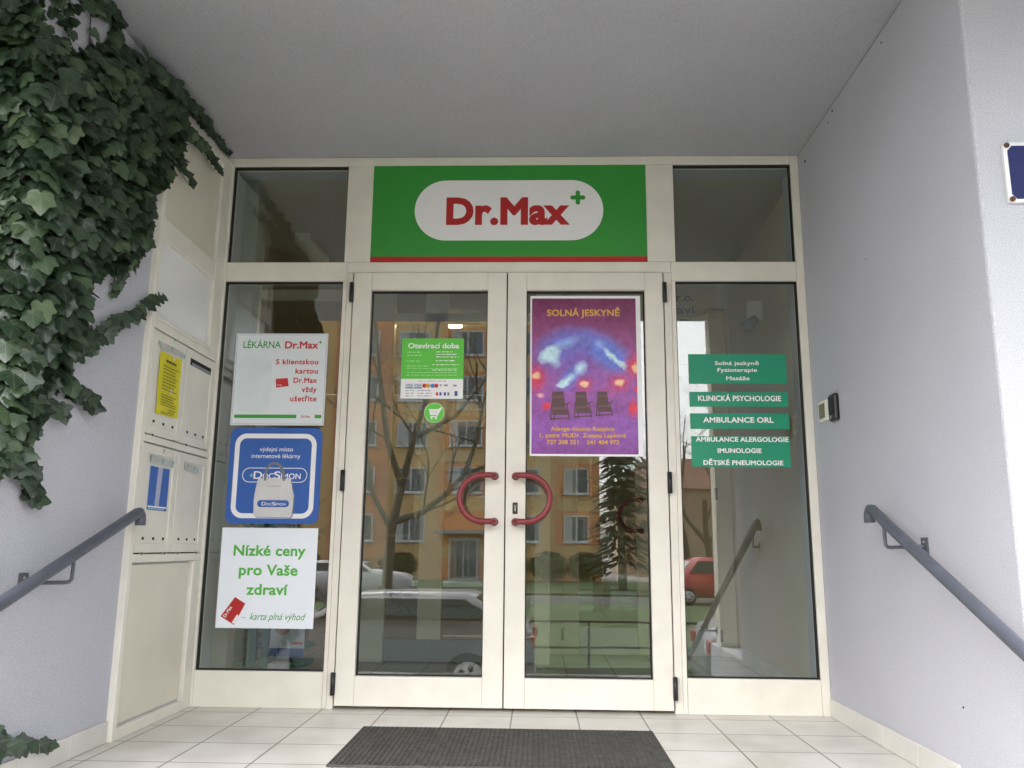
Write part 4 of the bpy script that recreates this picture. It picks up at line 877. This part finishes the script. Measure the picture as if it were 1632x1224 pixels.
# cars
TYRE = mat('tyre', (.015, .015, .015), .8); CGL = mat('car glass', (.02, .025, .03), .05, spec=.8); LAMP = mat('tail lamp', (.4, .01, .01), .2); HLAMP = mat('head lamp', (.6, .6, .6), .1); TRIM = mat('car trim', (.03, .03, .03), .6)
def car(x, y, rz, col, label, grp, L_=4.3, H=1.45, van=False):
    pm = mat('car paint', col, .3, spec=.5, coat=.25)
    T = empty('parked_car', (x, y, GZ + .004), label, 'car', grp)
    prof = ([(-.5, .42), (-.49, .62), (-.42, .70), (-.20, .78), (-.10, .98), (.04, 1.0), (.30, 1.0), (.43, .72), (.49, .66), (.5, .40)] if not van else [(-.5, .42), (-.49, .56), (-.38, .60), (-.26, .95), (-.18, 1.0), (.2, 1.0), (.46, .99), (.49, .85), (.5, .6), (.5, .40)])
    lo = [(-.5, .22), (-.4, .16), (.4, .16), (.5, .22)]
    W2 = .86
    def sec(f, inset): return [((px) * L_, pz * H) for px, pz in prof]
    vs, fs = [], []; outl = [(px * L_, pz * H) for px, pz in prof]; und = [(px * L_, pz * H) for px, pz in reversed(lo)]
    poly = outl + und; n_ = len(poly)
    for s_, ww in ((-1, W2), (1, W2)):
        for px, pz in poly:
            k_ = 1 - .22 * max(0, (pz / H - .68) / .32); vs.append((px, s_ * ww * k_, pz))
    fs = [tuple(range(n_)), tuple(range(2 * n_ - 1, n_ - 1, -1))] + [(i, n_ + i, n_ + (i + 1) % n_, (i + 1) % n_) for i in range(n_)]
    bm = bmesh.new(); bv = [bm.verts.new(v) for v in vs]
    for f in fs: bm.faces.new([bv[i] for i in f])
    bmesh.ops.recalc_face_normals(bm, faces=bm.faces); bmesh.ops.bevel(bm, geom=list(bm.edges), offset=.045, segments=2, affect='EDGES'); bm.verts.index_update()
    Mx = Matrix.Translation(T.location) @ Matrix.Rotation(rz, 4, 'Z')
    def fin(mb, nme): mb.xf(Mx); return mb.build(nme, T)
    b_ = MB(); b_.add([v.co for v in bm.verts], [[v.index for v in f.verts] for f in bm.faces], pm, True); bm.free(); fin(b_, 'body')
    g_ = MB(); k1 = lambda z: W2 * (1 - .22 * max(0, (z - .68) / .32))
    roof = [(-.18, .75), (-.085, .95), (.28, .95), (.40, .75)] if not van else [(-.30, .66), (-.22, .92), (.42, .92), (.45, .66)]
    for s_ in (-1, 1):
        pts = [(px * L_, s_ * (k1(pz) + .008), pz * H) for px, pz in roof]; mid = .10 * L_
        g_.add(pts + [(p[0], p[1] - s_ * .02, p[2]) for p in pts], [(0, 1, 2, 3), (7, 6, 5, 4), (0, 4, 5, 1), (1, 5, 6, 2), (2, 6, 7, 3), (3, 7, 4, 0)], CGL)
    a_ = prof[3:5] if not van else prof[2:4]
    for (p0, p1), sg in (((a_[0], a_[1]), -1), ((prof[6], prof[7]), 1)):
        q0 = (p0[0] * .88 + p1[0] * .12, p0[1] * .88 + p1[1] * .12); q1 = (p0[0] * .12 + p1[0] * .88, p0[1] * .12 + p1[1] * .88); v4 = []
        for d_ in (.012, -.02):
            for qq, e_ in ((q0, .08), (q1, .08)):
                for s_ in (-1, 1): v4.append((qq[0] * L_ + sg * d_, s_ * (k1(qq[1]) - e_), qq[1] * H + d_))
        g_.add(v4, [(0, 1, 3, 2), (4, 6, 7, 5), (0, 2, 6, 4), (1, 5, 7, 3), (0, 4, 5, 1), (2, 3, 7, 6)], CGL)
    fin(g_, 'window')
    for px in (-.31, .30):
        for s_ in (-1, 1):
            w_ = MB(); w_.tube([(px * L_, s_ * .70, .31), (px * L_, s_ * .875, .31)], .31, TYRE, 22); w_.tube([(px * L_, s_ * .80, .31), (px * L_, s_ * .885, .31)], .20, WFR, 16)
            for k_ in range(5): t_ = k_ * 1.2566; w_.tube([(px * L_ + .11 * math.cos(t_), s_ * .884, .31 + .11 * math.sin(t_)), (px * L_ + .11 * math.cos(t_), s_ * .889, .31 + .11 * math.sin(t_))], .04, TRIM, 8)
            fin(w_, 'wheel')
    for s_ in (-1, 1):
        h_ = MB(); h_.box(-.503 * L_, -.46 * L_, s_ * .62 - .16, s_ * .62 + .16, .60 * H - .13, .60 * H - .01, HLAMP, .02); fin(h_, 'headlight')
        h_ = MB(); h_.box(.468 * L_, .507 * L_, s_ * .70 - .10, s_ * .70 + .10, .54 * H - .06, .54 * H + .10, LAMP, .02); fin(h_, 'tail_light')
    h_ = MB(); h_.box(-.508 * L_, -.47 * L_, -.72, .72, .20 * H, .28 * H, TRIM, .03); fin(h_, 'bumper'); h_ = MB(); h_.box(.47 * L_, .508 * L_, -.72, .72, .20 * H, .28 * H, TRIM, .03); fin(h_, 'bumper')
    return T
car(-2.0, -7.7, 0.02, (.20, .21, .22), 'silver car parked nearest the entrance', 'cars parked along the street', 4.3, 1.36)
car(4.5, -6.8, math.pi + .03, (.26, .27, .29), 'pale grey car parked in front of the lawn', 'cars parked along the street')
car(-6.6, -26.5, math.pi, (.50, .50, .51), 'white car on the road by the block', 'cars parked along the street')
car(7.0, -27.2, 0, (.42, .012, .02), 'red van on the road by the tree', 'cars parked along the street', 4.4, 1.7, True)
car(10.6, -27, 0, (.40, .02, .02), 'red hatchback behind the van', 'cars parked along the street')
car(-12.0, -27, 0, (.04, .05, .07), 'dark car on the road', 'cars parked along the street')
# trees
BARK = mat('bark', (.12, .10, .075), .95, .3, 8, .5, 20); NEED = mat('conifer needles', (.012, .035, .016), .9, .4, 6); BUSH = mat('hedge leaves', (.02, .05, .015), .9, .5, 4)
def bare_tree(x, y, h, label, seed, r0_=.16, depth=6, lean=0.0, boughs=False):
    random.seed(seed); T = empty('bare_tree', (x, y, GZ), label, 'tree', 'trees across the street'); tr = MB(BARK); br = MB(BARK)
    def grow(p, d, ln, r, lv):
        pts = [p]; rr = [r]; dd = d.copy(); n_ = 4 if lv < 3 else 3
        for i in range(n_):
            dd = (dd + Vector((random.gauss(0, .13), random.gauss(0, .13), random.gauss(.03, .08)))).normalized(); p = p + dd * ln / n_; pts.append(p); rr.append(r * (1 - .4 * (i + 1) / n_))
        (tr if lv == 0 else br).tube(pts, rr, BARK, 9 if lv < 2 else (5 if lv < 4 else 3), False)
        if lv >= depth: return
        for k in range(random.choice((2, 3, 3)) if lv else 4):
            ax_ = dd.orthogonal().normalized(); ax_.rotate(Matrix.Rotation(random.uniform(0, 6.28), 3, dd)); nd = dd.copy(); nd.rotate(Matrix.Rotation(random.uniform(.35, .85), 3, ax_))
            j = random.randrange(2, n_ + 1); grow(pts[j], nd, ln * random.uniform(.62, .85), rr[j] * random.uniform(.55, .75), lv + 1)
    if boughs:
        tr.tube([(-2.93, y, GZ), (-2.90, y, -.2), (-2.86, y, 1.14), (-2.67, y, 2.06)], [.16, .12, .10, .085], BARK, 10)
        for pts, r_ in (([(-2.67, 2.06), (-2.4, 3.1), (-2.05, 4.1), (-1.9, 5.4)], .075), ([(-2.67, 2.06), (-3.06, 3.1), (-3.3, 4.4), (-3.5, 5.8)], .07), ([(-2.80, 1.35), (-2.14, 1.55), (-1.62, 1.93), (-1.29, 2.26), (-1.03, 2.9), (-.9, 3.6)], .075), ([(-2.86, 1.2), (-3.3, 1.9), (-3.55, 2.9)], .06), ([(-2.4, 3.1), (-1.6, 3.6), (-.9, 4.6)], .055)):
            V_ = [Vector((a_, y + .25 * k_ * (1 if r_ > .072 else -1), c_)) for k_, (a_, c_) in enumerate(pts)]
            br.tube(V_, [r_ * (1 - .6 * k_ / len(V_)) for k_ in range(len(V_))], BARK, 8)
            for k_ in range(1, len(V_)):
                for _ in range(2): d_ = (V_[k_] - V_[k_ - 1]).normalized(); d_ = (d_ + Vector((random.gauss(0, .7), random.gauss(0, .5), random.gauss(.2, .5)))).normalized(); grow(V_[k_], d_, random.uniform(.9, 1.5), r_ * .38, 3)
    else: grow(Vector((x, y, GZ)), Vector((lean, 0, 1)).normalized(), h * .30, r0_, 0)
    tr.build('trunk', T); br.build('branches', T)
bare_tree(-2.93, -12.7, 8, 'leafless tree with crooked boughs on the lawn', 5, .2, 6, boughs=True)
bare_tree(-14, -34, 12, 'leafless tree beside the block', 8, .2, 6)
bare_tree(7.3, -34, 13, 'tall leafless tree right of the block', 11, .2, 6); bare_tree(8.6, -38, 15, 'leafless tree in front of the brown house', 14, .2, 6); bare_tree(-19.5, -36, 12, 'leafless tree at the far end of the block', 17, .2, 5)
def conifer(x, y, h, rr, label, seed):
    random.seed(seed); T = empty('conifer', (x, y, GZ), label, 'tree', 'conifers across the street'); a = MB(BARK); a.tube([(x, y, GZ), (x, y, GZ + h)], [.22, .03], BARK, 9); a.build('trunk', T); c_ = MB(NEED)
    for k in range(1700):
        f = random.random() ** .8; z = GZ + 1.2 + f * (h - 1.2); ra = rr * (1 - f) ** .8 * random.uniform(.35, 1.05); t_ = random.uniform(0, 6.283); s_ = random.uniform(.12, .34)
        p = Vector((x + ra * math.cos(t_), y + ra * math.sin(t_), z - ra * .25)); u = Vector((math.cos(t_), math.sin(t_), -.45)) * s_ * 1.6; v_ = Vector((-math.sin(t_), math.cos(t_), random.uniform(-.4, .4))) * s_ * .6
        c_.add([p - u * .4, p + v_, p + u, p - v_], [(0, 1, 2, 3)], NEED)
    c_.build('crown', T)
conifer(4.1, -34.5, 11, 1.5, 'dark conifer at the corner of the block', 3); conifer(17.5, -40, 10, 2.4, 'dark conifer in front of the house', 6)
def shrub(x, y, rx, ry, h, seed):
    random.seed(seed); c_ = MB(BUSH)
    for k in range(900):
        d_ = Vector((random.gauss(0, 1), random.gauss(0, 1), random.gauss(0, 1))).normalized(); q_ = d_ * random.uniform(.6, 1.0); p = Vector((x + q_.x * rx, y + q_.y * ry, GZ + .1 + h * .5 + q_.z * h * .5)); s_ = random.uniform(.06, .14); u = d_.orthogonal().normalized() * s_; v_ = d_.cross(u).normalized() * s_ + Vector((0, 0, .04))
        c_.add([p - u, p + v_, p + u, p - v_], [(0, 1, 2, 3)], BUSH)
    c_.build('shrub', label='dark clipped shrub along the foot of the block', cat='shrub', group='shrubs along the block')
for k, x in enumerate((-15.5, -13, -10.4, -7.6, -1.4, .8, 2.9)): shrub(x, -42.5, 1.2, .7, 1.7, 40 + k)
m = MB()
for k in range(46): m.box(-22 + k, -21.96 + k, -9.38, -9.34, GZ, GZ + .82, HINGE)
for z in (.40, .80): m.box(-22, 24, -9.375, -9.345, GZ + z, GZ + z + .035, HINGE)
m.build('low_fence', label='low dark railing along the edge of the lawn', cat='fence')
